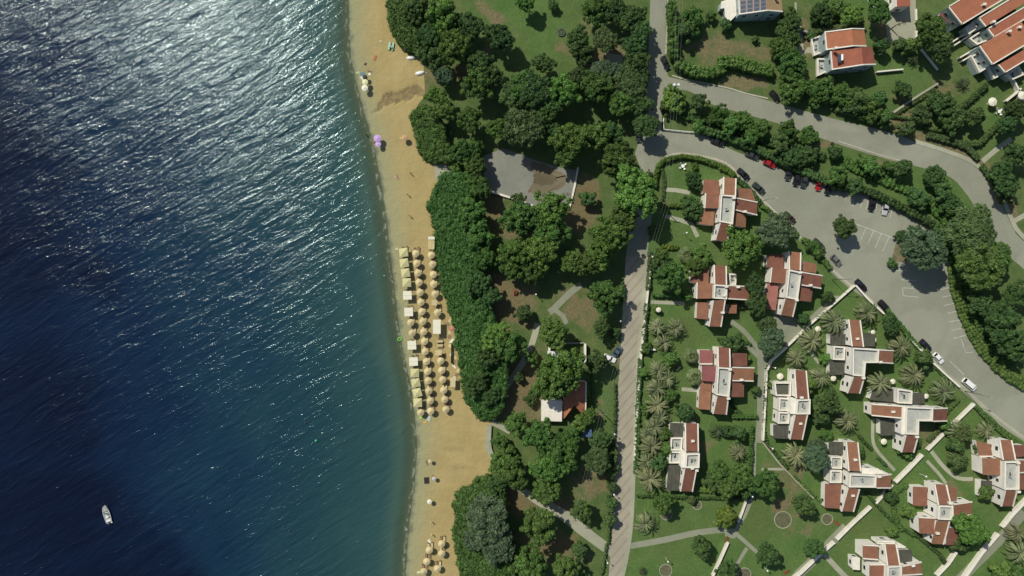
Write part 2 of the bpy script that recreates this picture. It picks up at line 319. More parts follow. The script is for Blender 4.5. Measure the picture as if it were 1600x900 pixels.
for q in [(790,470,55,55,.75,.5),(770,500,30,50,.8,.7),(830,600,40,60,.95,.6),(800,630,35,30,.9,.5),(800,785,45,22,1,.9),(745,770,40,15,.8,.7),(850,850,60,25,.8,.8),(905,480,38,45,.65,.3),(915,310,25,40,.95,.8),(900,345,30,20,.9,.8),(925,750,40,40,.62,.25),(880,790,40,25,.6,.3),(800,345,40,30,.95,.8),(770,300,18,60,.9,.7),(950,92,40,22,.9,.1),(920,40,10,28,.6,.2),(885,78,38,10,.62,.1,.35),(770,25,50,14,.62,.1,.6),(760,85,14,20,.7,.2),(720,115,14,14,.9,.9),(1120,75,60,28,.62,.15),(1190,82,36,14,.62,.2),(1165,128,40,12,1,.1),(1410,190,30,14,1,.1),(1450,215,40,10,1,.1),(1500,240,60,8,.9,.1,.5),(1580,330,12,50,.9,.1),(1480,140,30,16,.62,.2),(1410,150,18,16,.62,.4),(1395,45,30,26,.9,.1),(1252,60,16,40,.9,.05),(1225,745,50,40,.52,.1),(1090,700,30,18,.50,.1),(1220,790,18,15,.8,.3),(1320,225,60,10,.62,.4),(1405,255,50,8,.6,.2),(1235,820,60,30,.42,.1),(820,215,30,14,.9,.1),(940,210,20,15,.8,.1),(1400,390,20,22,.9,.5),(1440,680,40,28,.55,.2),(1500,760,40,20,.45,.2),(1030,640,25,80,.35,.2),(935,640,16,25,.5,.2),(870,870,60,25,.5,.3),(1040,860,50,20,.25,.1),(965,560,10,60,.5,.2),(680,105,18,30,.9,.2),(662,140,10,16,.9,.2)]: dirtb(*q)
vil=polymask(PX,PY,[(1015,250),(1150,270),(1330,450),(1500,610),(1640,720),(1640,1000),(960,1000),(985,800),(1000,560)]).astype(float)
LU=np.maximum(LU,vil*0.95)
for q in [(840,40,70,60),(800,20,60,40),(1380,60,0,0),(1410,110,50,40),(1530,190,40,40),(930,640,25,80),(1340,10,60,20),(1540,310,0,0),(1440,300,70,30)]:
    if q[2]: LU=np.maximum(LU,np.clip(blob(*q)*1.3,0,1)*0.9)
LU=np.maximum(LU,polymask(PX,PY,[(1290,215),(1400,245),(1460,268),(1500,290),(1530,345),(1500,380),(1480,350),(1420,315),(1340,290),(1290,270)])*0.7)
LU*=0.75+0.5*(fbm(PX,PY,60,5)-0.3)
grid('ground',PX,PY,np.full(PX.shape,0.05),{'dirt':D,'lush':np.clip(LU,0,1),'red':R},m)
# ------------------------------------------------------------------ roads, paths, lots
def surfmat(name,a,b,stain=(0.16,0.15,0.11),stripes=None):
    m,N,L,p=nodes(name); ge=N.new('ShaderNodeNewGeometry'); pos=ge.outputs['Position']
    c=mixc(N,L,mrange(N,L,noise(N,L,pos,0.09,7,0.65),0.35,0.65),a,b)
    c=mixc(N,L,mrange(N,L,noise(N,L,pos,2.2,7,0.8),0.5,0.75,0,0.45),c,stain)
    c=mixc(N,L,mrange(N,L,noise(N,L,pos,0.35,8,0.75,1.0),0.56,0.66,0,0.35),c,stain)
    v=N.new('ShaderNodeTexVoronoi'); v.feature='DISTANCE_TO_EDGE'; v.inputs['Scale'].default_value=0.16; v.inputs['Randomness'].default_value=1
    wv=N.new('ShaderNodeVectorMath'); wv.operation='ADD'; nz=N.new('ShaderNodeTexNoise'); nz.inputs['Scale'].default_value=0.7; nz.inputs['Detail'].default_value=6; L.new(pos,nz.inputs['Vector']); sc_=N.new('ShaderNodeVectorMath'); sc_.operation='SCALE'; sc_.inputs[3].default_value=4.0; L.new(nz.outputs['Color'],sc_.inputs[0]); L.new(pos,wv.inputs[0]); L.new(sc_.outputs[0],wv.inputs[1]); L.new(wv.outputs[0],v.inputs['Vector'])
    c=mixc(N,L,mrange(N,L,v.outputs['Distance'],0.0,0.022,0.38,0),c,stain)
    c=mixc(N,L,mrange(N,L,noise(N,L,pos,0.05,3,0.5,0.8),0.52,0.60,0,0.28),c,tuple(k*1.28 for k in b))
    if stripes:
        mp=N.new('ShaderNodeMapping'); mp.inputs['Rotation'].default_value=(0,0,math.radians(stripes[0])); L.new(pos,mp.inputs['Vector'])
        w=N.new('ShaderNodeTexWave'); w.inputs['Scale'].default_value=stripes[1]; w.inputs['Distortion'].default_value=0.4; w.inputs['Detail'].default_value=2; L.new(mp.outputs[0],w.inputs['Vector'])
        c=mixc(N,L,mrange(N,L,w.outputs['Fac'],0.66,0.98,0,0.42),c,stripes[2])
    L.new(c,p.inputs['Base Color']); p.inputs['Roughness'].default_value=0.9; p.inputs['Specular IOR Level'].default_value=0.2
    bumpn(N,L,p,noise(N,L,pos,5,4,0.7),0.02); return m
ROAD=surfmat('worn grey asphalt',(0.215,0.222,0.165),(0.250,0.258,0.195),(0.17,0.165,0.12))
BRICK=surfmat('block paving',(0.29,0.268,0.195),(0.335,0.31,0.232),(0.22,0.195,0.14),stripes=(40,0.135,(0.20,0.165,0.12)))
PATH=surfmat('path concrete',(0.27,0.27,0.19),(0.34,0.34,0.25),(0.18,0.18,0.12))
PATHG=surfmat('grey green path asphalt',(0.19,0.20,0.14),(0.235,0.245,0.175),(0.14,0.15,0.10))
LOT=surfmat('weathered lot concrete',(0.17,0.175,0.145),(0.225,0.23,0.19),(0.15,0.13,0.085))
KERB=mat('kerb stone',(0.42,0.39,0.30),0.9,0.25,1.2)
PAINT=mat('worn road paint',(0.62,0.62,0.54),0.8,0.45,1.1,detail=8)
def sheet(name,pts,z,m,kind=True):
    b=MB(); v=[(*g(x,y),z) for x,y in pts]
    a=sum(v[i][0]*v[(i+1)%len(v)][1]-v[(i+1)%len(v)][0]*v[i][1] for i in range(len(v)))
    if a<0: v=v[::-1]
    b.add(v,[tuple(range(len(v)))]); o=part(name,b,m)
    return struct(o) if kind else o
def smooth(pts,n=4):
    P=[pts[0]]+list(pts)+[pts[-1]]; out=[]
    for i in range(1,len(P)-2):
        for k in range(n):
            t=k/n; out.append(tuple(0.5*((2*P[i][d])+(-P[i-1][d]+P[i+1][d])*t+(2*P[i-1][d]-5*P[i][d]+4*P[i+1][d]-P[i+2][d])*t*t+(-P[i-1][d]+3*P[i][d]-3*P[i+1][d]+P[i+2][d])*t**3) for d in (0,1)))
    return out+[tuple(pts[-1])]
def ribbon(pts,w,z0,z1,b=None):
    """solid strip w metres wide along pixel polyline pts, one closed volume"""
    b=b or MB(); P=[Vector(g(*q)) for q in pts]; Lf=[];Rt=[]
    W_=w if isinstance(w,(list,tuple)) else [w]*len(P)
    for i,q in enumerate(P):
        d=(P[min(i+1,len(P)-1)]-P[max(i-1,0)]).normalized(); n=Vector((-d.y,d.x))
        if 0<i<len(P)-1:
            d1=(P[i]-P[i-1]).normalized(); c=max(0.5,d1.dot(d)); n=n/c
        Lf.append(q+n*W_[i]/2); Rt.append(q-n*W_[i]/2)
    rr=[[(l.x,l.y,z0),(r.x,r.y,z0),(r.x,r.y,z1),(l.x,l.y,z1)] for l,r in zip(Lf,Rt)]
    return b.rings(rr,True)
def strip(name,pts,w,z,m,sm=0):
    if sm: pts=smooth(pts,sm)
    b=MB(); P=[Vector(g(*q)) for q in pts]; v=[]
    W_=w if isinstance(w,(list,tuple)) else [w]*len(P)
    if len(W_)!=len(P): W_=list(np.interp(np.linspace(0,1,len(P)),np.linspace(0,1,len(W_)),W_))
    for i,q in enumerate(P):
        d=(P[min(i+1,len(P)-1)]-P[max(i-1,0)]).normalized(); n=Vector((-d.y,d.x)); v+=[(*(q+n*W_[i]/2),z),(*(q-n*W_[i]/2),z)]
    b.add(v,[(2*i,2*i+1,2*i+3,2*i+2) for i in range(len(P)-1)]); return struct(part(name,b,m))
NS_L=[(1016,-700),(1016,0),(1014,60),(1012,120),(1008,180),(1000,215),(992,240),(1000,262),(1000,300),(985,345),(978,400),(973,480),(970,540),(966,600),(962,680),(959,760),(956,830),(951,900),(940,1000),(900,1600)]
NS_R=[(1041,-700),(1041,0),(1040,60),(1038,100),(1046,125),(1040,150),(1034,180),(1034,204),(1080,206),(1060,243),(1034,245),(1025,262),(1022,300),(1017,350),(1011,400),(1004,460),(999,540),(995,600),(991,680),(988,760),(985,820),(978,870),(970,900),(960,1000),(920,1600)]
cut=lambda P,y0,y1:[q for q in P if y0<=q[1]<=y1]
sheet('road',cut(NS_L,-700,400)+cut(NS_R,-700,400)[::-1],0.054,ROAD)
sheet('road',cut(NS_L,400,1600)+cut(NS_R,400,1600)[::-1],0.058,BRICK)
UT=smooth([(1036,118),(1070,126),(1135,139),(1200,157),(1245,170),(1300,185),(1390,207),(1430,222),(1480,240),(1520,258),(1550,290),(1572,335),(1585,360),(1608,385),(1800,560)])
UB=smooth([(1036,140),(1075,142),(1110,162),(1170,180),(1240,200),(1300,222),(1380,247),(1420,257),(1455,266),(1485,277),(1505,297),(1522,322),(1532,350),(1556,392),(1590,412),(1780,580)])
sheet('road',UT+UB[::-1],0.062,ROAD)
LT=smooth([(1034,206),(1090,210),(1110,216),(1145,235),(1200,255),(1250,278),(1300,292),(1330,300),(1355,303),(1420,326),(1458,343),(1473,372),(1475,400),(1486,440),(1500,490),(1520,530),(1560,580),(1600,612),(1900,800)])
LB=smooth([(1022,262),(1032,246),(1060,242),(1110,250),(1140,262),(1160,287),(1200,327),(1240,367),(1270,397),(1300,427),(1330,452),(1360,472),(1400,507),(1430,542),(1470,582),(1510,617),(1550,652),(1600,690),(1880,860)])
sheet('car_park',LT+LB[::-1],0.066,ROAD)
sheet('concrete_lot',[(756,244),(785,232),(805,238),(835,250),(880,263),(902,266),(898,290),(889,326),(870,330),(838,322),(800,308),(757,296)],0.054,LOT)
STAIN=surfmat('silt stain',(0.135,0.115,0.068),(0.175,0.15,0.095))
def rag(pts,seed=3,amp=2.2):
    r=random.Random(seed); P=smooth(pts,14); return [(x+amp*(math.sin(i*.9+seed)+.6*math.sin(i*2.3)+r.uniform(-.6,.6))*.5,y+amp*(math.cos(i*.7)+.6*math.sin(i*1.9+2)+r.uniform(-.6,.6))*.5) for i,(x,y) in enumerate(P[:-1])]
sheet('silt_stain',rag([(829,253),(850,257),(875,268),(886,278),(880,292),(862,300),(845,303),(826,300),(832,288),(838,275),(830,264),(829,253)],1),0.058,STAIN)
sheet('silt_stain',rag([(834,272),(860,270),(870,282),(850,290),(835,285),(834,272)],2),0.062,surfmat('dark silt',(0.095,0.08,0.045),(0.12,0.10,0.06)))
sheet('concrete_lot',[(1340,-20),(1430,-20),(1432,62),(1388,68),(1384,40)],0.054,PATH)
sheet('path',[(945,83),(974,86),(972,104),(950,100)],0.054,PATH)
# pavements and kerbs are real steps
def kerbline(name,pts,w,h=0.12,m=KERB): return struct(part(name,ribbon(pts,w,0.0,0.05+h),m))
kerbline('pavement',smooth([(1013,402),(1007,450),(1001.5,500),(998.5,545),(996,600),(992,680),(989,760),(986,820),(979,870),(971,905)]),1.3,0.11,PATH)
kerbline('kerb',smooth([(1043,0),(1042,50),(1040,85)]),0.5)
kerbline('kerb',smooth([(1034,250),(1060,240),(1110,247),(1140,259),(1162,284),(1202,323),(1242,363),(1272,393),(1302,423),(1330,447)]),0.7)
kerbline('pavement',smooth([(1345,457),(1375,480),(1402,502),(1432,537),(1472,577),(1512,612),(1552,648),(1602,686)]),0.9,0.11,PATH)
kerbline('kerb',smooth([(1478,400),(1488,440),(1502,490),(1522,530),(1562,581),(1602,613)]),0.45)
kerbline('kerb',smooth([(1310,221),(1380,244),(1420,254)]),0.4)
kerbline('pavement',smooth([(1430,221),(1480,237),(1522,255),(1553,287),(1576,333),(1588,358),(1611,382)]),1.3,0.12,PATH)
kerbline('kerb',smooth([(1050,118),(1075,125),(1135,137),(1165,146),(1200,154)]),0.4)
# park and garden paths
strip('path',[(908,444),(890,458),(866,482),(858,488)],2.0,0.056,PATHG)
strip('path',[(864,482),(880,494),(885,506)],1.5,0.060,PATHG)
strip('path',[(840,505),(835,525),(828,545),(815,570),(800,592),(786,612),(779,628),(770,655)],1.9,0.056,PATH,3)
strip('path',[(769,660),(785,668),(797,675)],1.6,0.060,PATH)
strip('path',[(785,745),(815,765),(840,782),(880,804),(910,828),(958,864)],[1.6,1.8,2.6,3.6,3.4,3.0],0.056,PATH,3)
strip('path',[(985,853),(1040,843),(1090,832),(1135,827)],1.9,0.056,PATHG,3)
strip('path',[(1147,832),(1158,815),(1170,790),(1177,765),(1178,730),(1179,690)],1.2,0.056,PATHG,3)
strip('path',[(1190,555),(1192,600),(1189,650),(1185,692)],[2.6,3.6,2.6,2.0],0.060,PATHG,3)
strip('path',[(1142,502),(1162,517),(1182,542),(1194,562)],1.4,0.056,PATHG,3)
strip('path',[(1164,536),(1180,552),(1192,565)],1.4,0.064,PATHG,3)
sheet('path',[(1205,480),(1225,495),(1262,498),(1300,462),(1312,462),(1228,541),(1216,528)],0.056,PATHG)
strip('path',[(1150,834),(1165,847),(1183,863)],1.2,0.064,PATHG)
strip('path',[(1167,856),(1156,874),(1146,892)],1.1,0.060,PATHG)
strip('path',[(1190,733),(1228,733)],0.8,0.068,PATH)
sheet('path',[(1131,826),(1152,826),(1154,836),(1146,842),(1133,838)],0.072,PATHG)
strip('path',[(1322,823),(1300,845),(1278,868),(1250,895),(1220,930)],3.0,0.056,PATHG)
strip('path',[(1600,800),(1560,845),(1530,875),(1500,905)],3.2,0.056,PATHG)
strip('path',[(1035,296),(1055,297),(1078,301)],1.3,0.056,PATH)
strip('path',[(1040,338),(1060,343),(1080,350),(1090,370)],1.3,0.056,PATH)
strip('path',[(1017,472),(1045,473),(1070,474)],1.1,0.056,PATH)
strip('path',[(1065,608),(1092,610)],1.2,0.056,PATH)
strip('path',[(1364,655),(1364,690),(1375,710),(1398,735)],1.0,0.056,PATH,3)
strip('path',[(1455,705),(1475,730),(1497,747),(1520,748)],1.2,0.056,PATH,3)
strip('path',[(1448,720),(1465,738),(1478,755)],1.0,0.060,PATH,3)
strip('path',[(1287,865),(1310,890),(1325,905)],1.6,0.060,PATH)
strip('path',[(1535,252),(1555,235),(1580,217)],1.6,0.056,PATH)
strip('path',[(1585,345),(1612,330)],1.5,0.056,PATH)
strip('path',[(1246,30),(1250,60),(1252,85),(1262,78),(1290,82)],1.8,0.056,PATH)
sheet('path',[(679,255),(712,259),(711,270),(691,271),(686,282),(680,281)],0.058,PATH)
sheet('path',[(1543,640),(1500,600),(1497,603),(1540,644)],0.070,PATH)
strip('path',[(1243,530),(1262,545),(1280,568)],0.9,0.056,PATH)
# road markings
def stroke(b,p0,p1,w=0.14,z=0.0705):
    a=Vector(g(*p0)); c=Vector(g(*p1)); d=(c-a).normalized(); n=Vector((-d.y,d.x))*w/2
    b.add([(*(a+n),z),(*(a-n),z),(*(c-n),z),(*(c+n),z)],[(0,1,2,3)])
q1=lambda x,y:(1300+x/4,200+y/4); q2=lambda x,y:(1300+x/4,400+y/4)
b=MB()
for s in [((45,390),(32,430)),((97,398),(82,455)),((140,430),(128,490)),((192,430),(178,497)),((228,425),(215,508)),((285,440),(272,520)),((228,425),(285,440)),((330,455),(310,540)),((380,500),(362,560)),((150,600),(390,690)),((212,625),(177,702)),((258,645),(223,726)),((308,660),(270,747)),((357,680),(315,770))]: stroke(b,q1(*s[0]),q1(*s[1]))
for s in [((430,148),(525,155)),((438,199),(530,203)),((440,199),(444,248)),((443,248),(538,257)),((400,92),(470,88)),((675,212),(730,197)),((690,258),(756,242)),((697,310),(766,295)),((720,358),(780,345)),((730,412),(797,400)),((745,465),(815,450)),((760,515),(836,495)),((805,515),(835,605)),((835,605),(880,600)),((735,655),(825,742))]: stroke(b,q2(*s[0]),q2(*s[1]))
mk=part('road_marking',b,PAINT); struct(mk)
sheet('traffic_island',[(1401,374),(1414,371),(1424,384),(1420,409),(1391,410),(1396,394)],0.076,mat('island soil',(0.20,0.15,0.085),0.95,0.4,0.8,col2=(0.085,0.10,0.04)))
# ------------------------------------------------------------------ houses
def inside(x,y,P):
    c=False; n=len(P)
    for i in range(n):
        x0,y0=P[i][:2]; x1,y1=P[(i+1)%n][:2]
        if (y0>y)!=(y1>y) and x<(x1-x0)*(y-y0)/(y1-y0)+x0: c=not c
    return c
def offs(P,d):
    """inset polygon (ccw) by d metres, keeps z"""
    n=len(P); out=[]
    for i in range(n):
        a=Vector(P[i-1][:2]);b=Vector(P[i][:2]);c=Vector(P[(i+1)%n][:2])
        e1=(b-a).normalized(); e2=(c-b).normalized(); n1=Vector((-e1.y,e1.x)); n2=Vector((-e2.y,e2.x)); s=(n1+n2); k=max(0.4,s.length_squared/2)
        q=b+s/k*d; out.append((q.x,q.y,P[i][2]))
    return out
def lintop(P): # plane fit for heights
    A=np.array([[p[0],p[1],1] for p in P]); z=np.array([p[2] for p in P]); s,_,_,_=np.linalg.lstsq(A,z,rcond=None); return lambda x,y: s[0]*x+s[1]*y+s[2]
def house(o,s,blocks,label,name='villa',group='white villas with tiled roofs',cat='house',chim=(),walls=PLASTER,extra=None):
    ox,oy=o; BL=[]
    for bk in blocks:
        kind,P=bk[0],bk[1]; cop=bk[2] if len(bk)>2 else (); hh=bk[3] if len(bk)>3 else None
        Q=[]
        for q in P:
            h=(q[2] if len(q)>2 else hh)*1.13
            Q.append(at(ox+q[0]/s,oy+q[1]/s,h))
        ar=sum(Q[i][0]*Q[(i+1)%len(Q)][1]-Q[(i+1)%len(Q)][0]*Q[i][1] for i in range(len(Q)))
        n=len(Q)
        if ar<0: # make ccw, edge i -> remap
            Q=Q[::-1]; cop=tuple((n-2-c)%n for c in cop)
        BL.append((kind,Q,cop))
    cx=sum(q[0] for B in BL for q in B[1])/sum(len(B[1]) for B in BL); cy=sum(q[1] for B in BL for q in B[1])/sum(len(B[1]) for B in BL)
    root=thing(name,(cx,cy,0.05),label,cat,group)
    for bi,(kind,Q,cop) in enumerate(BL):
        n=len(Q); eps=0.004*bi
        if kind in 'TPRO':
            tm={'T':TILE,'P':TILEP,'R':TILER,'O':TILEO}[kind]
            I=offs(Q,0.10+eps); wb=MB().prism([(x,y,0.0) for x,y,z in I],[(x,y,z-0.14) for x,y,z in I]); part('wall',wb,walls,root)
            Qo=offs(Q,-0.05+eps); rf=part('roof',MB().prism([(x,y,z-0.16) for x,y,z in Qo],[(x,y,z) for x,y,z in Qo]),tm,root)
            if cop:
                for c in cop:
                    cb=MB()
                    a=Vector(Q[c]);d=Vector(Q[(c+1)%n]); e=(d-a); u=Vector((e.x,e.y,0)).normalized(); nn=Vector((u.y,-u.x,0)); t=0.34
                    a2=a-u*0.06; d2=d+u*0.06
                    A=[a2+nn*0.09,d2+nn*0.09,d2-nn*(t-0.09),a2-nn*(t-0.09)]
                    cb.prism([(q.x,q.y,q.z-0.30) for q in A],[(q.x,q.y,q.z+0.22) for q in A])
                    part('coping',cb,COPING,root)
        elif kind in 'GF':
            I=offs(Q,0.05+eps); part('wall',MB().prism([(x,y,0.0) for x,y,z in I],[(x,y,z-0.95) for x,y,z in I]),walls,root)
            I2=offs(Q,0.2); part('terrace_floor',MB().prism([(x,y,z-0.949) for x,y,z in I2],[(x,y,z-0.88) for x,y,z in I2]),TERR if kind=='G' else DARKF,root)
            O=offs(Q,-0.003-eps); Ii=offs(Q,0.42); pb=MB()
            for i in range(n):
                j=(i+1)%n; A=[O[i],O[j],Ii[j],Ii[i]]; pb.prism([(x,y,z-1.15) for x,y,z in A],[(x,y,z) for x,y,z in A])
            part('parapet',pb,COPING,root)
            if kind=='G' and n==4:
                mx_=sum(q[0] for q in Q)/n; my_=sum(q[1] for q in Q)/n; zf=Q[0][2]-.88
                part('air_conditioner',MB().box((mx_+random.uniform(-.6,.6),my_+random.uniform(-.8,.8),zf+.33),(.9,.42,.62),random.random()*3),ALU,root)
                part('roof_drain_mat',MB().box((mx_+random.uniform(-.3,.3),my_+random.uniform(-.3,.3),zf+.02),(.5,1.3,.04),random.uniform(-.2,.2)),DARKR,root)
        elif kind=='D':
            I=offs(Q,0.35); part('wall',MB().prism([(x,y,0.0) for x,y,z in I],[(x,y,z-0.25) for x,y,z in I]),walls,root)
            pb=MB().prism([(x,y,z-0.14) for x,y,z in Q],[(x,y,z) for x,y,z in Q])
            a,bq,c,d=[Vector(q) for q in Q[:4]]
            k=max(2,int((bq-a).length/1.1))
            for i in range(1,k):
                t=i/k; p0=a.lerp(bq,t)+Vector((0,0,.03)); p1=d.lerp(c,t)+Vector((0,0,.03)); pb.tube(p0,p1,0.05,n=4)
            part('pergola_cover',pb,DARKR,root)
        elif kind=='W':
            I=offs(Q,eps); part('wall',MB().prism([(x,y,0.0) for x,y,z in I],[(x,y,z-0.06) for x,y,z in I]),walls,root)
            O=offs(Q,-0.06-eps); part('flat_roof',MB().prism([(x,y,z-0.059) for x,y,z in O],[(x,y,z) for x,y,z in O]),COPING,root)
        # windows on free walls
        for i in range(n):
            a=Vector(Q[i]);d=Vector(Q[(i+1)%n]); e=d-a; ln=math.hypot(e.x,e.y)
            if ln<2.2 or kind=='D': continue
            u=Vector((e.x,e.y,0)).normalized(); nn=Vector((u.y,-u.x,0)); k=max(1,int(ln/3.0))
            for j in range(k):
                t=(j+0.5)/k; c=a+e*t; zt=c.z-(1.2 if kind in 'GF' else 0.4)
                for z0 in (1.0,3.9):
                    if z0+1.3>zt: continue
                    if z0<2 and random.random()<0.35: continue
                    q=c+nn*0.5
                    if any(inside(q.x,q.y,B2[1]) and min(v[2] for v in B2[1])>z0 for k2,B2 in enumerate(BL) if k2!=bi): continue
                    wn=0.45 if j%2 else 0.6; off=-(0.10+eps) if kind in 'TPRO' else (-(0.05+eps) if kind in 'GF' else -eps)
                    cc=c+nn*(off+0.01); cc.z=z0+0.65; rz=math.atan2(u.y,u.x)
                    fr=part('window',MB().box(cc,(wn*2+0.16,0.12,1.36),rz),FRAME,root)
                    part('pane',MB().box(cc+nn*0.04,(wn*2,0.08,1.2),rz),GLASS,fr)
    for (x,y,h) in chim:
        h*=1.13
        X,Y,_=at(ox+x/s,oy+y/s,h); cb=MB().box((X,Y,h-0.75),(0.75,0.5,1.5),0.1).box((X,Y,h+0.03),(1.0,0.66,0.14),0.1)
        part('chimney',cb,COPING,root)
    if extra: extra(root)
    return root
HS=house
def furn_solar(root):
    b=MB()
    for i in range(4):
        for j in range(5):
            f=lambda u,v: at(1110+(525+u*480)/11.43,((1-u)*258+u*190+(v*-400))/11.43,(5.57+u*1.7)*1.13)
            u0=i/4+0.012;u1=(i+1)/4-0.012;v0=j/5*1.0+0.01;v1=(j+1)/5*1.0-0.01
            P=[f(u0,v0),f(u1,v0),f(u1,v1),f(u0,v1)]
            fr=part('solar_panel',MB().prism([(x,y,z-0.0) for x,y,z in P],[(x,y,z+0.07) for x,y,z in P]),ALU,root)
            Q=[tuple(np.array(P[k])*0.93+np.mean(np.array(P),0)*0.07) for k in range(4)]
            part('solar_cell',MB().prism([(x,y,z+0.071) for x,y,z in Q],[(x,y,z+0.085) for x,y,z in Q]),PANEL,fr)
    x,y,_=at(1110+1150/11.43,10/11.43,6.8); part('roof_vent',MB().tube((x,y,6.6),(x,y,8.2),0.3,n=10).box((x,y,8.25),(0.8,0.8,0.1)),DARKM,root)
def furn_heater(root):
    x,y,_=at(1311,91.5,7.2); part('solar_collector',MB().box((x,y,7.3),(1.1,2.4,0.12)),PANEL,root)
    x,y,_=at(1315.6,90,7.5); part('water_tank',MB().tube((x,y-.9,7.7),(x,y+.9,7.7),0.32,n=12),WHITE,root)
A='white villa with brown tiled roofs '
HS((1080,265),7.5,[('T',[(378,88,4.8),(525,105,4.8),(520,305,6.6),(372,285,6.6)],(1,3)),('G',[(350,290),(522,305),(490,640),(330,610)],(),6.8),('T',[(335,625,6.5),(465,640,6.5),(425,840,4.6),(280,825,4.6)],(1,3)),
 ('T',[(150,115,3.4),(325,130,4.2),(330,285,4.2),(135,280,3.4)]),('T',[(165,280,4.5),(345,290,5.2),(325,450,5.2),(155,450,4.5)],(3,)),('T',[(110,455,3),(275,480,3.6),(260,655,3.6),(90,635,3)]),
 ('T',[(560,215,4),(705,230,3.4),(755,365,3.4),(530,335,4)]),('T',[(525,330,5.5),(775,380,4),(770,535,4),(515,475,5.5)],(0,2)),('T',[(515,490,5),(650,515,4),(635,680,4),(500,655,5)])],
 A+'nearest the lime green corner hedge',chim=[(505,330,7.6),(630,490,6.2),(465,655,7.3)])
HS((1070,405),7.5,[('T',[(340,68,4.8),(485,82,4.8),(490,300,6.6),(345,290,6.6)],(1,3)),('G',[(345,295),(500,305),(495,470),(340,460)],(),6.8),('T',[(330,485,6.5),(475,480,6.5),(425,790,4.6),(280,785,4.6)],(1,3)),
 ('T',[(85,105,3.4),(285,112,4),(275,280,4),(75,280,3.4)]),('T',[(140,275,4.6),(325,285,5.2),(310,460,5.2),(135,460,4.6)],(3,)),('T',[(150,505,3),(275,510,3.6),(265,705,3.6),(140,695,3)]),
 ('T',[(510,305,5.5),(775,318,4.2),(765,480,4.2),(505,465,5.5)],(0,2)),('T',[(505,525,3),(612,520,3),(605,635,3),(500,635,3)]),('G',[(520,165),(610,175),(600,300),(520,300)],(),3.2)],
 'white villa with a square roof terrace, left of the villa with a rose wing',chim=[(490,320,7.4),(628,325,5.9),(447,625,6.8),(465,425,7)])
HS((1180,385),7.5,[('T',[(392,58,4.8),(535,75,4.8),(530,280,6.6),(395,268,6.6)],(1,3)),('G',[(395,270),(545,300),(500,630),(360,600)],(),6.8),('T',[(345,615,6.5),(485,640,6.5),(440,825,4.6),(290,800,4.6)],(1,3)),
 ('T',[(145,95,3.4),(330,100,4),(330,260,4),(140,245,3.4)]),('T',[(190,250,4.6),(375,265,5.2),(350,435,5.2),(170,420,4.6)],(3,)),('P',[(145,430,3),(275,445,3.6),(240,750,3.6),(115,720,3)]),
 ('T',[(565,170,4),(720,205,3.4),(715,310,3.4),(555,290,4)]),('T',[(550,300,5.5),(785,340,4.2),(770,495,4.2),(545,455,5.5)],(0,2)),('T',[(530,460,5),(680,475,4),(655,650,4),(515,635,5)])],
 'white villa with one rose wing, beside the driveway and diagonal wall',chim=[(530,305,7.4),(650,455,6),(490,630,7.1)])
HS((1075,535),7.5,[('T',[(345,55,4.8),(490,68,4.8),(495,290,6.6),(350,285,6.6)],(1,3)),('G',[(350,290),(510,300),(485,640),(330,615)],(),6.8),('T',[(335,635,6.5),(475,645,6.5),(450,845,4.6),(290,835,4.6)],(1,3)),
 ('P',[(140,90,3.4),(295,95,4),(285,255,4),(135,255,3.4)],(2,)),('P',[(165,275,4.4),(325,280,5),(315,460,5),(165,450,4.4)]),('T',[(135,555,3),(270,575,3.6),(258,790,3.6),(125,780,3)]),('T',[(150,465,2.8),(275,470,3.2),(268,565,3.2),(140,560,2.8)]),
 ('T',[(530,125,4),(690,130,3.4),(695,275,3.4),(525,280,4)]),('T',[(520,290,5.5),(775,295,4.2),(765,455,4.2),(520,450,5.5)],(0,2)),('T',[(525,450,5),(655,460,4),(655,640,4),(510,640,5)])],
 'white villa with two rose roofs on its left, beside the wide path',chim=[(495,318,7.4),(630,440,6),(475,658,7)])
HS((1020,650),7.5,[('D',[(205,80),(360,85),(350,240),(195,240)],(),3.2),('G',[(215,255),(350,255),(340,405),(205,405)],(),4.2),('G',[(200,415),(335,420),(330,555),(190,555)],(),4.2),('D',[(185,570),(325,570),(305,875),(160,875)],(),3.2),
 ('T',[(378,85,4.8),(530,90,4.8),(535,415,6.6),(380,410,6.6)],(1,3)),('G',[(390,445),(550,440),(545,610),(380,610)],(),6.9),('T',[(370,620,6.5),(510,640,6.5),(465,885,4.6),(320,880,4.6)],(1,3)),('W',[(335,410),(390,415),(380,605),(330,600)],(),6.2)],
 'narrow white villa with dark pergola covers, right of the palm row',chim=[(470,295,6.7),(515,640,6.6),(465,615,7.4)])
HS((1185,570),7.5,[('F',[(185,205),(385,205),(380,370),(205,365)],(),4),('G',[(245,385),(375,395),(370,540),(240,540)],(),4.4),('G',[(240,550),(370,560),(360,690),(230,690)],(),4.4),('D',[(175,700),(355,710),(350,870),(175,860)],(),3.2),
 ('T',[(420,60,4.8),(560,70,4.8),(590,400,6.6),(440,385,6.6)],(1,3)),('G',[(455,410),(612,405),(608,580),(440,580)],(),6.9),('T',[(425,590,6.5),(575,590,6.5),(515,878,4.6),(365,870,4.6)],(1,3)),('W',[(385,385),(455,400),(440,575),(370,570)],(),6.2)],
 'narrow white villa with two roof strips, right of the wide path',chim=[(510,385,7.2),(495,690,6.0)])
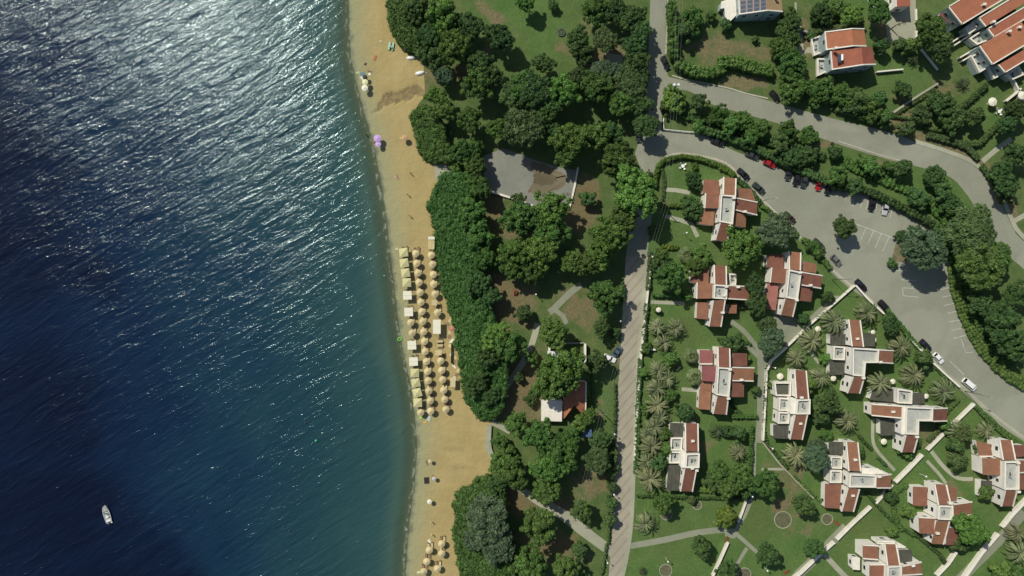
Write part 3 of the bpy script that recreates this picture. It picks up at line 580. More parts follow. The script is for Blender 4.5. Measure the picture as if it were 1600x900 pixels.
HS((1280,490),7.5,[('T',[(340,70,4.8),(480,80,4.8),(520,388,6.6),(380,380,6.6)],(1,3)),('G',[(395,400),(705,420),(695,578),(548,578),(535,740),(395,725)],(),6.8),('T',[(710,425,6.4),(870,430,4.8),(865,585,4.8),(705,575,6.4)],(0,2)),('T',[(395,742,6.5),(530,748,6.5),(475,935,4.6),(325,930,4.6)],(1,3)),
 ('D',[(130,230),(310,240),(305,375),(130,370)],(),3.2),('G',[(170,380),(305,390),(300,545),(165,540)],(),4.3),('D',[(120,550),(295,555),(290,715),(125,720)],(),3.0),('D',[(515,225),(655,240),(655,385),(530,385)],(),3.0)],
 'white T shaped villa among palms, nearest the car park',chim=[(450,295,6.5),(722,568,6.8),(522,755,7)])
HS((1340,600),8.03,[('T',[(180,250,4.6),(550,275,6.6),(548,430,6.6),(178,395,4.6)],(0,2)),('G',[(500,60),(690,85),(685,250),(500,240)],(),5),('D',[(200,55),(490,60),(490,235),(150,200)],(),3),('D',[(695,110),(840,110),(840,245),(690,250)],(),3),
 ('G',[(610,285),(950,300),(945,468),(772,465),(770,640),(600,630)],(),6.8),('T',[(955,305,6.4),(1125,300,4.8),(1120,465,4.8),(950,470,6.4)],(0,2)),('T',[(600,645,6.5),(760,660,6.5),(705,858,4.6),(545,855,4.6)],(1,3)),('D',[(285,440),(475,450),(470,640),(290,650)],(),3),('W',[(553,275),(608,285),(600,630),(550,630)],(),6.3)],
 'white villa with a long roof pointing left, below the car park palms',chim=[(450,350,6.5),(750,665,7)])
HS((1275,680),7.5,[('D',[(150,75),(325,80),(315,230),(150,220)],(),3.2),('G',[(175,250),(310,255),(305,395),(170,390)],(),4.4),('G',[(170,410),(305,415),(300,560),(165,560)],(),4.4),('T',[(110,570,3),(290,575,3.8),(275,860,3.8),(105,850,3)]),
 ('T',[(350,80,4.8),(490,85,4.8),(525,420,6.6),(380,415,6.6)],(1,3)),('G',[(400,455),(710,470),(705,615),(390,610)],(),6.9),('T',[(715,480,6.4),(880,455,4.8),(875,620,4.8),(715,620,6.4)],(0,2)),('T',[(370,620,6.5),(510,635,6.5),(440,895,4.6),(295,890,4.6)],(1,3)),('W',[(530,390),(720,390),(810,452),(530,455)],(),5.2)],
 'white villa whose right roof touches the long diagonal garden wall',chim=[(465,290,6.6),(435,710,6.4),(745,488,6.8)])
HS((1405,745),7.5,[('T',[(410,90,4.8),(550,92,4.8),(605,320,6.6),(455,325,6.6)],(1,3)),('T',[(165,118,3),(330,125,3.6),(325,345,3.6),(165,335,3)]),('G',[(465,340),(635,345),(630,510),(455,500)],(),6.8),('T',[(575,105,3.6),(665,140,3.2),(675,275,3.2),(605,280,3.6)]),
 ('T',[(640,320,5.5),(850,290,4.4),(850,445,4.4),(650,480,5.5)],(0,2)),('T',[(230,470,4.8),(425,480,5.2),(440,670,5.2),(240,665,4.8)],(0,)),('T',[(440,520,6.2),(590,525,6.2),(520,790,4.6),(380,785,4.6)],(1,)),('T',[(570,600,4.2),(690,605,3.8),(680,795,3.8),(550,800,4.2)])],
 'white villa with small roof terrace and seven brown roofs between two diagonal walls',chim=[(455,665,6.2),(735,465,6),(600,310,7.2)])
HS((1500,675),7.2,[('T',[(440,90,4.8),(580,95,4.8),(625,310,6.6),(480,310,6.6)],(1,3)),('T',[(190,100,3.2),(340,140,4),(365,275,4),(215,275,3.2)],(2,)),('T',[(255,295,4.8),(450,300,5.2),(450,485,5.2),(260,480,4.8)]),('G',[(505,335),(670,330),(670,650),(500,650)],(),6.8),
 ('T',[(505,660,6.5),(640,670,6.5),(595,835,4.6),(460,835,4.6)],(1,3)),('T',[(610,145,4),(740,150,3.4),(740,270,3.4),(640,285,4)]),('T',[(675,320,5.5),(830,330,4.2),(830,450,4.2),(675,460,5.5)],(2,)),('T',[(675,470,5),(800,475,4),(800,640,4),(675,650,5)]),('D',[(240,545),(360,550),(365,745),(240,750)],(),3.2)],
 'white villa with brown roofs cut by the right edge of the photo',chim=[(660,350,7.4),(665,675,7)])
HS((1310,830),11.43,[('T',[(440,240,4.6),(710,255,5),(705,510,5),(440,490,4.6)],(0,2)),('T',[(560,590,4.4),(850,590,5),(850,860,5),(560,860,4.4)],(0,)),('T',[(820,235,4.8),(1030,240,4.8),(1100,605,6.6),(870,605,6.6)],(1,3)),('G',[(880,630),(1130,620),(1140,900),(870,900)],(),6.8),
 ('D',[(1080,330),(1310,330),(1320,600),(1110,600)],(),3.4),('T',[(1150,620,5.5),(1480,545,4.4),(1490,770,4.4),(1150,790,5.5)],(0,2)),('G',[(700,170),(1000,175),(1010,232),(700,232)],(),3.6),('W',[(1060,200),(1200,280),(1190,300),(1060,295)],(),3),('W',[(250,470),(380,480),(380,690),(260,680)],(),2.8)],
 'white villa with brown roofs at the bottom edge, between two paths',chim=[(1340,620,6.2)])
HS((1260,35),10,[('R',[(285,150,5.0),(710,95,7),(730,370,7),(310,430,5)],(0,2,3)),('R',[(712,95,7),(900,100,5.7),(935,375,5.7),(732,370,7)],(0,2)),('R',[(375,455,5),(860,392,7),(885,665,7),(400,740,5)],(2,3)),('R',[(862,392,7),(1015,380,5.7),(1080,660,5.7),(887,665,7)],(2,)),
 ('G',[(170,560),(320,562),(345,760),(172,838)],(),1.25),('G',[(70,250),(215,205),(245,470),(120,520)],(),1.25)],
 'semi detached house with red gabled roofs, bare patio and solar heater','gabled_house','houses above the upper road',chim=[(465,395,7.6)],walls=SHADEWALL,extra=furn_heater)
HS((1110,0),11.43,[('R',[(490,-200,5.5),(1000,-200,7.2),(1015,190,7.2),(515,260,5.5)],(2,3)),('O',[(1002,-200,7.2),(1250,-200,5.9),(1290,213,5.9),(1017,190,7.2)],(2,)),('W',[(200,30),(450,-60),(480,250),(330,400),(270,300),(255,140),(185,150)],(),3.0)],
 'house with solar panels on its roof at the top edge','gabled_house','houses above the upper road',walls=SHADEWALL,extra=furn_solar)
HS((1460,0),6.43,[('R',[(135,68),(560,-190),(700,-10),(275,247)],(3,2,0),6.3),('R',[(440,182),(890,-90),(965,-8),(512,268)],(3,0),6.0),('R',[(530,290),(980,22),(1050,108),(598,377)],(3,0,2),5.7),('W',[(310,275),(378,232),(425,285),(350,345)],(),3.2),('G',[(425,180),(470,240),(420,270),(385,215)],(),3.8),('G',[(350,385),(505,285),(590,385),(430,450)],(),2.9)],
 'upper block of the red roofed terrace at the top right corner','terraced_house','terraced houses at the top right',chim=[(505,40,7.2),(600,215,7)],walls=SHADEWALL)
HS((1460,0),6.43,[('R',[(450,465),(870,215),(1000,400),(580,650)],(3,2),6.0),('R',[(642,655),(985,450),(1050,525),(707,732)],(3,2),5.6),('G',[(370,565),(455,515),(560,665),(455,730)],(),3.1),('F',[(430,560),(470,530),(560,670),(545,690)],(),3.0),('G',[(545,682),(640,640),(705,740),(600,792)],(),2.8),('G',[(720,745),(850,660),(905,750),(790,800)],(),2.8)],
 'lower block of the red roofed terrace, nearest the round white parasol','terraced_house','terraced houses at the top right',chim=[(760,310,7.2),(860,270,6.8)],walls=SHADEWALL)
HS((1300,0),4,[('R',[(395,-80,4.0),(480,-80,4.5),(490,36,4.5),(397,42,4.0)],(3,))],'small red roofed outbuilding at the top edge beside a paved yard','outbuilding','houses above the upper road')
HS((1300,0),4,[('R',[(690,75,3),(770,150,3),(750,160,3),(675,90,3)])],'tiny red tiled shed at the left end of the terrace','shed','houses above the upper road')
HS((830,530),6.43,[('W',[(105,612),(312,622),(306,825),(103,820)],(),3.0),('R',[(325,420,4.2),(440,424,4.6),(435,660,4.9),(328,800,3.2)]),('R',[(441,424,4.6),(553,428,4.0),(548,800,3.3),(436,662,4.9)],(1,))],
 'low beach bar with a cream flat roof beside a red roof','beach_bar',None,'building',chim=[])
# ------------------------------------------------------------------ walls, rails, canopies
def wall_thing(name,pts,w,h,label,group,m=COPING,sm=0,cat='wall'):
    if sm: pts=smooth(pts,sm)
    c=g(*pts[len(pts)//2]); r=thing(name,(c[0],c[1],0.05),label,cat,group)
    part('wall_body',ribbon(pts,w,0.0,h),m,r); part('wall_cap',ribbon(pts,w+0.12,h+0.001,h+0.09),m,r); return r
GW='white garden walls'
wall_thing('garden_wall',[(1018,400),(1011,455),(1006,500),(1001,548)],0.45,1.5,'upper half of the white wall along the striped road',GW)
wall_thing('garden_wall',[(1001,550),(997,600),(994,650),(990.5,720)],0.45,1.3,'lower white wall along the striped road, beside the palm row',GW)
wall_thing('garden_wall',[(1001,544),(1023,546)],0.4,1.2,'short white wall stub leaving the road wall between palms',GW)
wall_thing('garden_wall',[(1333,446),(1300,475),(1262,508),(1229,540)],0.4,1.1,'white diagonal wall beside the grey driveway',GW)
wall_thing('garden_wall',[(1227,542),(1203,563),(1196,577)],0.5,1.5,'lower piece of the diagonal wall turning down to the wide path',GW)
wall_thing('garden_wall',[(1196,577),(1194,615),(1192,650),(1190,687)],0.45,1.4,'white wall along the right side of the wide grey path',GW)
wall_thing('garden_wall',[(1334,446),(1352,466),(1378,490)],0.4,1.3,'white wall on the car park corner above a small lawn',GW)
wall_thing('garden_wall',[(1420,530),(1450,562),(1478,588),(1496,604)],0.4,1.2,'white wall between the lawn and the white parked cars',GW)
wall_thing('garden_wall',[(1190,690),(1215,722),(1240,748),(1270,778)],0.3,0.8,'thin pale wall running down beside the round tree lawn',GW,PATH)
wall_thing('garden_wall',[(1519,630),(1480,668),(1446,702)],0.65,1.2,'top piece of the long white diagonal wall below the car park',GW)
wall_thing('garden_wall',[(1438,709),(1418,730),(1396,752)],0.85,1.3,'wide middle piece of the long diagonal wall, above the villa corner',GW)
wall_thing('garden_wall',[(1392,756),(1366,785)],0.6,1.1,'short wall piece passing the tip of a villa roof',GW)
wall_thing('garden_wall',[(1358,790),(1330,816),(1305,841)],0.65,1.3,'lower piece of the long diagonal wall beside the asphalt path',GW)
wall_thing('garden_wall',[(1301,845),(1275,868),(1250,892),(1225,912)],0.65,1.3,'last piece of the long diagonal wall, reaching the bottom edge',GW)
wall_thing('garden_wall',[(1602,777),(1578,802),(1562,822)],0.85,1.3,'right diagonal wall piece reaching the right edge',GW)
wall_thing('garden_wall',[(1556,832),(1530,862),(1502,902)],0.85,1.3,'right diagonal wall piece reaching the bottom edge',GW)
wall_thing('garden_wall',[(1490,860),(1478,878),(1460,897)],0.7,1.5,'short white wall below the villa with the small terrace',GW)
wall_thing('garden_wall',[(1136,845),(1124,872),(1112,898)],0.55,1.3,'white wall below the path crossing, leading to the bottom edge',GW)
wall_thing('garden_wall',[(1165,780),(1158,800),(1152,815)],0.4,1.0,'short pale wall just above the path crossing',GW)
wall_thing('garden_wall',[(858,538),(857,566)],0.5,2.4,'left wall of the walled yard above the bar',GW)
wall_thing('garden_wall',[(913,536),(913,566)],0.5,2.6,'right wall of the walled yard above the bar',GW)
wall_thing('garden_wall',[(857,537),(912,535)],0.3,1.4,'back wall of the walled yard above the bar',GW,CONC)
wall_thing('retaining_wall',[(764,664),(763,690),(766,706),(773,716)],1.6,0.8,'curved concrete retaining wall at the back of the wide beach',None,PATH,4)
wall_thing('lot_edge_wall',[(757,297),(800,310),(838,324)],0.5,0.8,'pale edge wall along the bottom of the concrete lot',None,COPING)
wall_thing('lot_edge_wall',[(903,262),(898,290),(889,328)],0.45,0.45,'pale edge wall on the right of the concrete lot',None,COPING)
wall_thing('garden_wall',[(1438,78),(1452,95),(1464,110)],0.4,0.5,'slanting garden wall beside the lone dark palm',GW)
wall_thing('garden_wall',[(1462,132),(1430,152),(1393,177)],0.5,1.2,'pale wall along the lower side of the gabled house lawn',GW,PATH)
wall_thing('garden_wall',[(1367,114),(1408,110)],0.3,1.2,'thin wall crossing the lawn right of the gabled house',GW)
for P,l in [([(1477,72),(1508,52)],'first'),([(1480,77),(1512,57)],'second'),([(1494,93),(1528,73)],'third'),([(1498,98),(1530,79)],'lowest')]:
    wall_thing('terrace_wall',P,0.3,1.8,l+' of four thin white walls left of the terraced houses','white walls of the terrace gardens')
wall_thing('terrace_wall',[(1567,160),(1582,148),(1590,140)],0.35,1.6,'white wall right of the round parasol, beside paving','white walls of the terrace gardens')
wall_thing('terrace_wall',[(1575,120),(1585,140),(1594,160)],0.35,1.6,'white wall running down at the right edge by the terrace','white walls of the terrace gardens')
wall_thing('boundary_wall',[(1300,47),(1262,53),(1250,50)],0.5,1.4,'dark green topped wall behind the gabled house','walls by the upper road',CONC)
wall_thing('boundary_wall',[(1430,15),(1431,60)],0.4,0.5,'pale wall on the right of the paved yard','walls by the upper road')
wall_thing('boundary_wall',[(1242,5),(1244,45),(1248,72)],0.5,0.5,'pale rough wall right of the solar panel house','walls by the upper road',PATH)
# white guard rail at the junction
r=thing('guard_rail',(*g(1050,206),0.05),'white metal guard rail round the end of the planted strip','guard rail')
b=MB(); PT=[(1036,186),(1036.5,203),(1088,208)]
for z in (0.55,0.95):
    for i in range(2): a=(*g(*PT[i]),z); c=(*g(*PT[i+1]),z); b.tube(a,c,0.09,n=6)
part('rail',b,WHITE,r); b=MB()
for k in range(9):
    t=k/8; x=np.interp(t,[0,.25,1],[1036,1036.5,1088]); y=np.interp(t,[0,.25,1],[186,203,208]); b.tube((*g(x,y),0),(*g(x,y),1.0),0.07,n=6)
part('post',b,WHITE,r)
# canopy in the walled yard, blue canopy
def canopy(px,py,w,d,h,m,label,rz=0,name='canopy'):
    x,y,_=at(px,py,h); r=thing(name,(x,y,0.05),label,'canopy')
    b=MB()
    n=5
    for i in range(n): # shallow corrugated cover
        xx=-w/2+(i+.5)*w/n; b.box((xx,0,h+0.03*(i%2)),(w/n-.02,d,0.07))
    part('cover',b,m,r,False)
    for sx in(-1,1):
        for sy in(-1,1): part('post',MB().tube((sx*(w/2-.15),sy*(d/2-.15),-.05),(sx*(w/2-.15),sy*(d/2-.15),h-.05),0.06,n=6),WHITE,r,False)
    r.rotation_euler.z=rz; return r
canopy(868,556,5.0,2.9,2.6,mat('grey white sheet',(0.62,0.63,0.60),0.6,0.1,1),'pale corrugated canopy inside the walled yard')
canopy(917,677,3.0,2.4,2.2,mat('blue tarpaulin',(0.06,0.12,0.22),0.6,0.2,1),'blue tarpaulin canopy below the bar, in tree shade',name='tarpaulin_canopy')
# ------------------------------------------------------------------ foliage
def ico(sub=1):
    import bmesh
    bm=bmesh.new(); bmesh.ops.create_icosphere(bm,subdivisions=sub,radius=1); v=np.array([q.co[:] for q in bm.verts]); f=np.array([[x.index for x in q.verts] for q in bm.faces]); bm.free(); return v,f
IV,IF=ico(1)
def foliage(name,puffs,npl,size,material,up=-0.35,core=0.82,elong=1.0,seed=1,flat=0.35):
    """puffs: (n,4) x,y,z,r; a small core per puff plus leaf-cluster quads over its surface"""
    r=np.random.default_rng(seed); P=np.asarray(puffs,float); n=len(P)
    jit=1+0.25*(r.random((n,len(IV),1))-0.5)
    cv=(P[:,None,:3]+IV[None]*P[:,None,3:4]*core*jit*np.array([1,1,0.85])).reshape(-1,3)
    cf=(IF[None]+(np.arange(n)*len(IV))[:,None,None]).reshape(-1,3)
    d=r.normal(size=(n,npl,3)); d/=np.linalg.norm(d,axis=-1,keepdims=True); d[...,2]=np.where(d[...,2]<up,-d[...,2],d[...,2])
    rad=P[:,None,3:4]*(0.80+0.32*r.random((n,npl,1))); c=P[:,None,:3]+d*rad
    nn=d+flat*r.normal(size=d.shape); nn/=np.linalg.norm(nn,axis=-1,keepdims=True)
    t=np.cross(nn,r.normal(size=d.shape)); t/=np.linalg.norm(t,axis=-1,keepdims=True)+1e-9; bt=np.cross(nn,t)
    s=size*(0.6+0.8*r.random((n,npl,1))); a=t*s*elong; bb=bt*s*0.75
    k=r.normal(size=(4,)+d.shape)*s*0.18
    q=np.stack([c-a+k[0],c-bb+k[1],c+a+k[2],c+bb+k[3]],2).reshape(-1,3)
    nq=n*npl; me=bpy.data.meshes.new(name); v=np.concatenate([cv,q]); me.vertices.add(len(v)); me.vertices.foreach_set('co',v.ravel())
    li=np.concatenate([cf.ravel(),(len(cv)+np.arange(nq*4))]).astype(np.int32); tot=np.concatenate([np.full(len(cf),3),np.full(nq,4)]).astype(np.int32)
    st=np.concatenate([[0],np.cumsum(tot)[:-1]]).astype(np.int32)
    me.loops.add(len(li)); me.loops.foreach_set('vertex_index',li); me.polygons.add(len(tot)); me.polygons.foreach_set('loop_start',st); me.polygons.foreach_set('loop_total',tot)
    me.update(calc_edges=True); me.materials.append(material); return me
def crown_puffs(r,n=46,kind='broad'):
    out=[]; lob=r.integers(4,8); ph=r.random(3)*6.28; a2=0.12+0.13*r.random(); a3=0.10+0.10*r.random()
    cl=[(r.random()*6.28,0.35+0.45*r.random(),0.25+0.15*r.random()) for _ in range(5)]
    for i in range(n):
        th=r.random()*6.28; rr=math.sqrt(r.random())*0.84
        edge=1+a2*math.sin(lob//2*th+ph[0])+a3*math.sin(lob*th+ph[1])
        z=math.sqrt(max(0,1-(rr/0.95)**2))*(0.62 if kind!='pine' else 0.45)
        z*=0.60+0.62*r.random()
        if kind=='pine': rad=0.10+0.10*r.random()
        elif kind=='shrub': rad=0.22+0.10*r.random()
        else: rad=0.08+0.13*r.random()
        out.append((rr*edge*math.cos(th),rr*edge*math.sin(th),z-0.12,rad*(1.15-0.3*rr)))
    for i in range(n//3): # fill below
        th=r.random()*6.28; rr=0.7*math.sqrt(r.random()); out.append((rr*math.cos(th),rr*math.sin(th),-0.1+0.1*r.random(),0.22))
    return out
PROTO={}
def protos(kind,nvar,mkeys,n,npl,size,elong,flat,core=0.82):
    for mk_ in mkeys:
        for i in range(nvar):
            sd_=abs(hash((kind,i)))%1000 if False else (sum(map(ord,kind))*7+i*31)
            r=np.random.default_rng(sd_); pf=crown_puffs(r,n,kind)
            PROTO[(kind,mk_,i)]=foliage('crown '+kind+' '+mk_,pf,npl,size,LM[mk_],elong=elong,seed=sd_,flat=flat,core=core)
protos('broad',6,['bright','mid','dark','olive'],88,75,0.043,1.1,0.6)
protos('pine',3,['grey','olive','dark','moss'],95,60,0.044,2.0,0.6,0.6)
protos('shrub',2,['bright','mid','dark','lime','olive','grey'],22,110,0.085,1.0,0.4)
NV={'broad':6,'pine':3,'shrub':2}
def trunk_mesh():
    b=MB(); b.tube((0,0,-0.02),(0.02,0.0,0.55),0.055,0.038,8)
    b.tube((0.02,0,0.5),(-0.02,0.02,1.0),0.038,0.022,8)
    for k in range(5):
        a=k*1.26+0.3; z=0.5+0.07*k; b.tube((0.01,0,z),(0.33*math.cos(a),0.33*math.sin(a),z+0.38),0.024,0.010,6)
    return b.mesh('trunk',BARK)
TRUNK=trunk_mesh()
TREES=[] # px,py,R(px),kind,mat
def T(kind,m,L_):
    for q in L_:
        if all(abs(q[0]-t[0])+abs(q[1]-t[1])>9 for t in TREES): TREES.append((q[0],q[1],q[2],kind,m))
T('broad','bright',[(690,20,25),(710,72,27),(680,148,15),(780,200,17),(822,3,15),(875,585,36),(995,297,36),(862,325,27),(845,388,28),(805,400,26),(893,215,28),(880,142,24),(775,525,22),(1055,155,20),(1160,387,28),(1332,22,17),(1520,827,25),(857,733,24),(952,372,30),(940,394,22)])
T('broad','mid',[(745,130,23),(692,170,18),(733,186,20),(725,235,20),(742,262,18),(748,290,19),(736,330,21),(750,370,22),(757,404,18),(932,135,24),(975,155,22),(935,210,21),(965,250,28),(885,237,20),(975,342,22),(812,342,28),(862,361,26),(892,410,18),(920,412,20),(800,418,20),(833,422,20),(945,463,25),(865,522,24),(796,541,24),(790,548,18),(843,681,24),(807,663,18),(887,690,20),(873,711,26),(853,767,22),(783,723,18),(800,738,20),(810,752,16),(843,823,28),(910,800,16),(827,883,26),(883,890,20),(935,25,16),(930,14,20),(1082,30,20),(1225,75,20),(1240,100,24),(1125,178,17),(1162,188,16),(1232,205,16),(1265,212,15),(1280,140,23),(1240,138,22),(1315,147,19),(1362,168,19),(1197,757,21),(1127,740,17),(1157,747,19),(1140,763,17),(1455,45,24),(1375,15,18),(1050,432,22),(1087,417,15),(1037,787,17),(920,650,13),(818,135,22),(847,185,20)])
T('broad','dark',[(645,15,17),(735,42,21),(715,35,16),(675,90,18),(750,100,21),(780,55,21),(767,118,19),(745,440,20),(765,462,16),(760,560,18),(745,600,18),(768,620,15),(902,60,18),(912,85,17),(850,98,16),(962,15,20),(980,30,19),(992,22,18),(990,72,20),(995,98,20),(1003,118,16),(1000,160,20),(955,208,18),(860,203,16),(900,125,17),(940,512,14),(940,687,17),(777,760,15),(1320,355,17),(1200,868,18),(1097,857,16),(1137,893,16),(1257,790,17),(1273,857,15),(1462,275,17),(1490,320,18),(1232,55,18),(1235,35,20),(1285,20,18),(1470,72,20),(1470,160,20),(1490,185,20),(1557,490,20),(1570,505,27),(1587,540,22),(1592,460,20),(1590,240,18),(1567,265,16),(1575,290,18),(1590,170,16),(1575,195,14),(1085,282,15),(1082,325,18),(1185,472,18),(1182,445,16),(1297,627,20),(1338,157,19),(1530,470,18),(1395,508,13)])
T('pine','dark',[(800,145,19),(835,140,26),(860,155,20),(668,52,17),(795,148,14),(1010,195,19),(1000,45,17)])
T('pine','grey',[(692,115,15),(763,813,33),(777,853,27),(745,845,20),(1447,388,33),(1215,360,27),(1207,535,20),(1277,717,20),(940,108,16),(965,110,14),(1277,700,15)])
T('pine','olive',[(818,198,30),(945,60,19),(985,130,24),(933,720,20),(1525,360,36),(1200,508,14)])
T('pine','moss',[(1537,413,36),(1565,400,20)])
T('broad','olive',[(935,565,17),(810,312,11),(1507,677,14),(1440,178,16)])
T('shrub','dark',[(817,488,14),(865,8,9),(920,310,12),(1015,272,6),(812,590,9),(828,625,10),(833,612,8),(953,810,12),(903,860,14),(913,897,8),(957,713,11),(956,738,10),(957,760,9),(956,785,10),(960,520,10),(1140,673,11),(1153,677,13),(1113,753,14),(1167,767,12),(1410,140,13),(1372,155,14),(1377,70,13),(1405,72,12),(1407,367,9),(1395,412,7),(1522,182,16),(1410,262,15),(1437,310,15),(1475,300,14),(1305,237,12),(1337,290,12),(1240,247,14),(1265,242,13),(1220,225,14),(1387,500,10),(1442,560,15),(1180,610,8),(1292,465,10),(1180,62,6),(1135,38,11),(1092,160,14),(1070,50,15),(1503,847,14),(1283,650,14),(1070,643,15),(1030,723,13),(1147,535,15),(1393,777,10),(1493,697,14),(1032,415,14),(1255,500,11),(1212,150,0)])
T('shrub','mid',[(1006,583,9),(1047,560,12),(1008,640,9),(1038,680,12),(1040,702,12),(1010,545,9),(1045,620,11),(1222,650,9),(1262,600,12),(1340,705,11),(1290,680,10),(1415,705,11),(1330,600,10),(1475,665,11),(1530,700,10),(1420,800,11),(1395,830,9),(1540,770,12),(1590,900,14),(1565,890,13),(780,690,12),(795,705,11),(905,663,13),(1092,198,11),(1140,195,14),(1190,200,14),(1175,215,13),(1362,260,14),(1310,275,15),(1315,12,13),(1095,400,16),(1032,400,13),(1185,375,12),(1270,385,10),(1280,395,10),(1384,184,12),(1072,462,10),(830,560,12),(1420,70,12),(1020,360,9),(1110,25,9),(1350,252,11),(1385,262,10)])
T('shrub','olive',[(1040,168,11),(1417,200,12),(1497,722,13),(1080,780,8),(1570,310,12)])
T('shrub','bright',[(745,225,12),(712,262,9),(1205,600,7),(1290,560,9),(1165,560,8),(1430,690,9),(1180,455,10)])
T('shrub','lime',[(1133,807,17),(1085,260,6),(1026,484,6),(1075,395,7)])
TREES=[t for t in TREES if t[2]>3]
LMK=[((868,556),'the walled yard canopy'),((875,640),'the beach bar'),((830,275),'the concrete lot'),((840,45),'the upper park lawn'),((1064,205),'the white guard rail'),((1137,326),'the villa by the lime hedge'),((1125,463),'the villa with the square terrace'),((1240,445),'the villa with one rose wing'),((1130,597),'the villa with two rose roofs'),((1065,715),'the narrow villa with pergola covers'),((1235,632),'the narrow villa by the wide path'),((1335,557),'the T shaped villa'),((1415,657),'the villa under the car park palms'),((1335,742),'the villa at the diagonal wall'),((1465,802),'the villa with seven roofs'),((1560,740),'the villa at the right edge'),((1385,870),'the villa at the bottom edge'),((1320,82),'the red gabled house'),((1175,15),'the solar panel house'),((1545,60),'the terraced houses'),((1420,430),'the car park'),((1400,390),'the traffic island'),((1550,159),'the round white parasol'),((1143,831),'the path crossing'),((1223,813),'the large stone ring'),((905,820),'the wide park path'),((690,510),'the beach parasol rows'),((642,100),'the white beached boats'),((768,690),'the curved retaining wall'),((700,262),'the beach ramp'),((1590,430),'the end of the upper road'),((968,740),'the striped road'),((1015,150),'the road junction'),((690,870),'the lower beach parasols'),((805,458),'the red slide'),((1240,200),'the upper road bend strip'),((1340,190),'the upper road')]
def dirword(dx,dy):
    a=math.degrees(math.atan2(-dy,dx))%360; return ['right of','above right of','above','above left of','left of','below left of','below','below right of'][int((a+22.5)//45)%8]
def make_labels(items,first):
    """items: list of (px,py,descr) -> one telling label each"""
    key={}
    for i,(x,y,d_) in enumerate(items):
        ds=sorted((math.hypot(x-p[0],y-p[1]),n,p) for p,n in LMK); k=(d_,dirword(x-ds[0][2][0],y-ds[0][2][1]),ds[0][1]); key.setdefault(k,[]).append((ds[0][0],i))
    out=[None]*len(items)
    for k,L_ in key.items():
        L_.sort()
        for j,(d0,i) in enumerate(L_): out[i]=f"{k[0]} {k[1]} {k[2]}"+('' if len(L_)==1 else (', nearest of them' if j==0 else f', {ORD[j]} nearest'))
    return out
def size_w(R,kind): 
    if kind=='shrub': return 'small' if R<10 else 'rounded'
    return 'small' if R<17 else ('large' if R>=25 else 'medium')
DN={('broad','bright'):'bright green tree',('broad','mid'):'mid green tree',('broad','dark'):'dark green tree',('broad','olive'):'olive green tree',('pine','dark'):'dark pine tree',('pine','grey'):'grey green pine tree',('pine','olive'):'olive brown pine tree',('pine','moss'):'yellow green pine tree',('shrub','dark'):'dark shrub',('shrub','mid'):'green shrub',('shrub','olive'):'dull olive shrub',('shrub','bright'):'bright green shrub',('shrub','lime'):'lime green shrub'}
labs=make_labels([(t[0],t[1],size_w(t[2],t[3])+' '+DN[(t[3],t[4])]) for t in TREES],0)
for t,lb in zip(TREES,labs):
    px,py,R,kind,m=t; Rm=R*K*1.06
    if kind=='shrub': hm=Rm*0.75 if R<12 else Rm*1.15
    else: hm=2.2+Rm*(1.06 if kind=='broad' else 1.2)
    if kind!='shrub' and px>1035 and py<350 and not (1290<px<1480 and py<100) and px<1520: hm=max(1.8,Rm*0.75)
    x,y,_=at(px,py,hm+0.25*Rm); nm={'broad':'broadleaf_tree','pine':'pine_tree','shrub':'shrub'}[kind]
    grp={'broad':'broadleaf trees of the park and gardens','pine':'pine trees of the park and gardens','shrub':'shrubs and bushes of the gardens'}[kind]
    e=thing(nm,(x,y,0.05),lb,'shrub' if kind=='shrub' else 'tree',grp)
    cr=link(bpy.data.objects.new('crown',PROTO[(kind,m,random.randrange(NV[kind]))])); cr.parent=e
    cr.location=(0,0,hm-0.1*Rm); zz=1.05 if kind=='broad' else (0.9 if kind=='pine' else 1.15)
    cr.scale=(Rm*random.uniform(.95,1.06),Rm*random.uniform(.95,1.06),Rm*zz); cr.rotation_euler.z=random.random()*6.28
    tk=link(bpy.data.objects.new('trunk' if kind!='shrub' else 'stem',TRUNK)); tk.parent=e; tk.scale=(Rm*0.8,Rm*0.8,hm*0.95 if kind!='shrub' else hm*0.7); tk.rotation_euler.z=random.random()*6.28
# bare tree beside the paved yard
e=thing('bare_tree',(*g(1392,45),0.05),'bare leafless tree casting thin shadows on the paved yard','tree')
b=MB(); b.tube((0,0,0),(0,0,3),0.2,0.14); r_=random.Random(4)
def br(p,d,l,r,k):
    q=p+d*l; b.tube(p,q,r,r*.6,5)
    if k:
        for _ in range(4): br(q,(d+Vector((r_.uniform(-.8,.8),r_.uniform(-.8,.8),r_.uniform(-.1,.4)))).normalized(),l*.72,r*.6,k-1)
br(Vector((0,0,3)),Vector((0.1,0,1)).normalized(),1.2,0.14,4)
part('trunk',b,BARK,e,False)
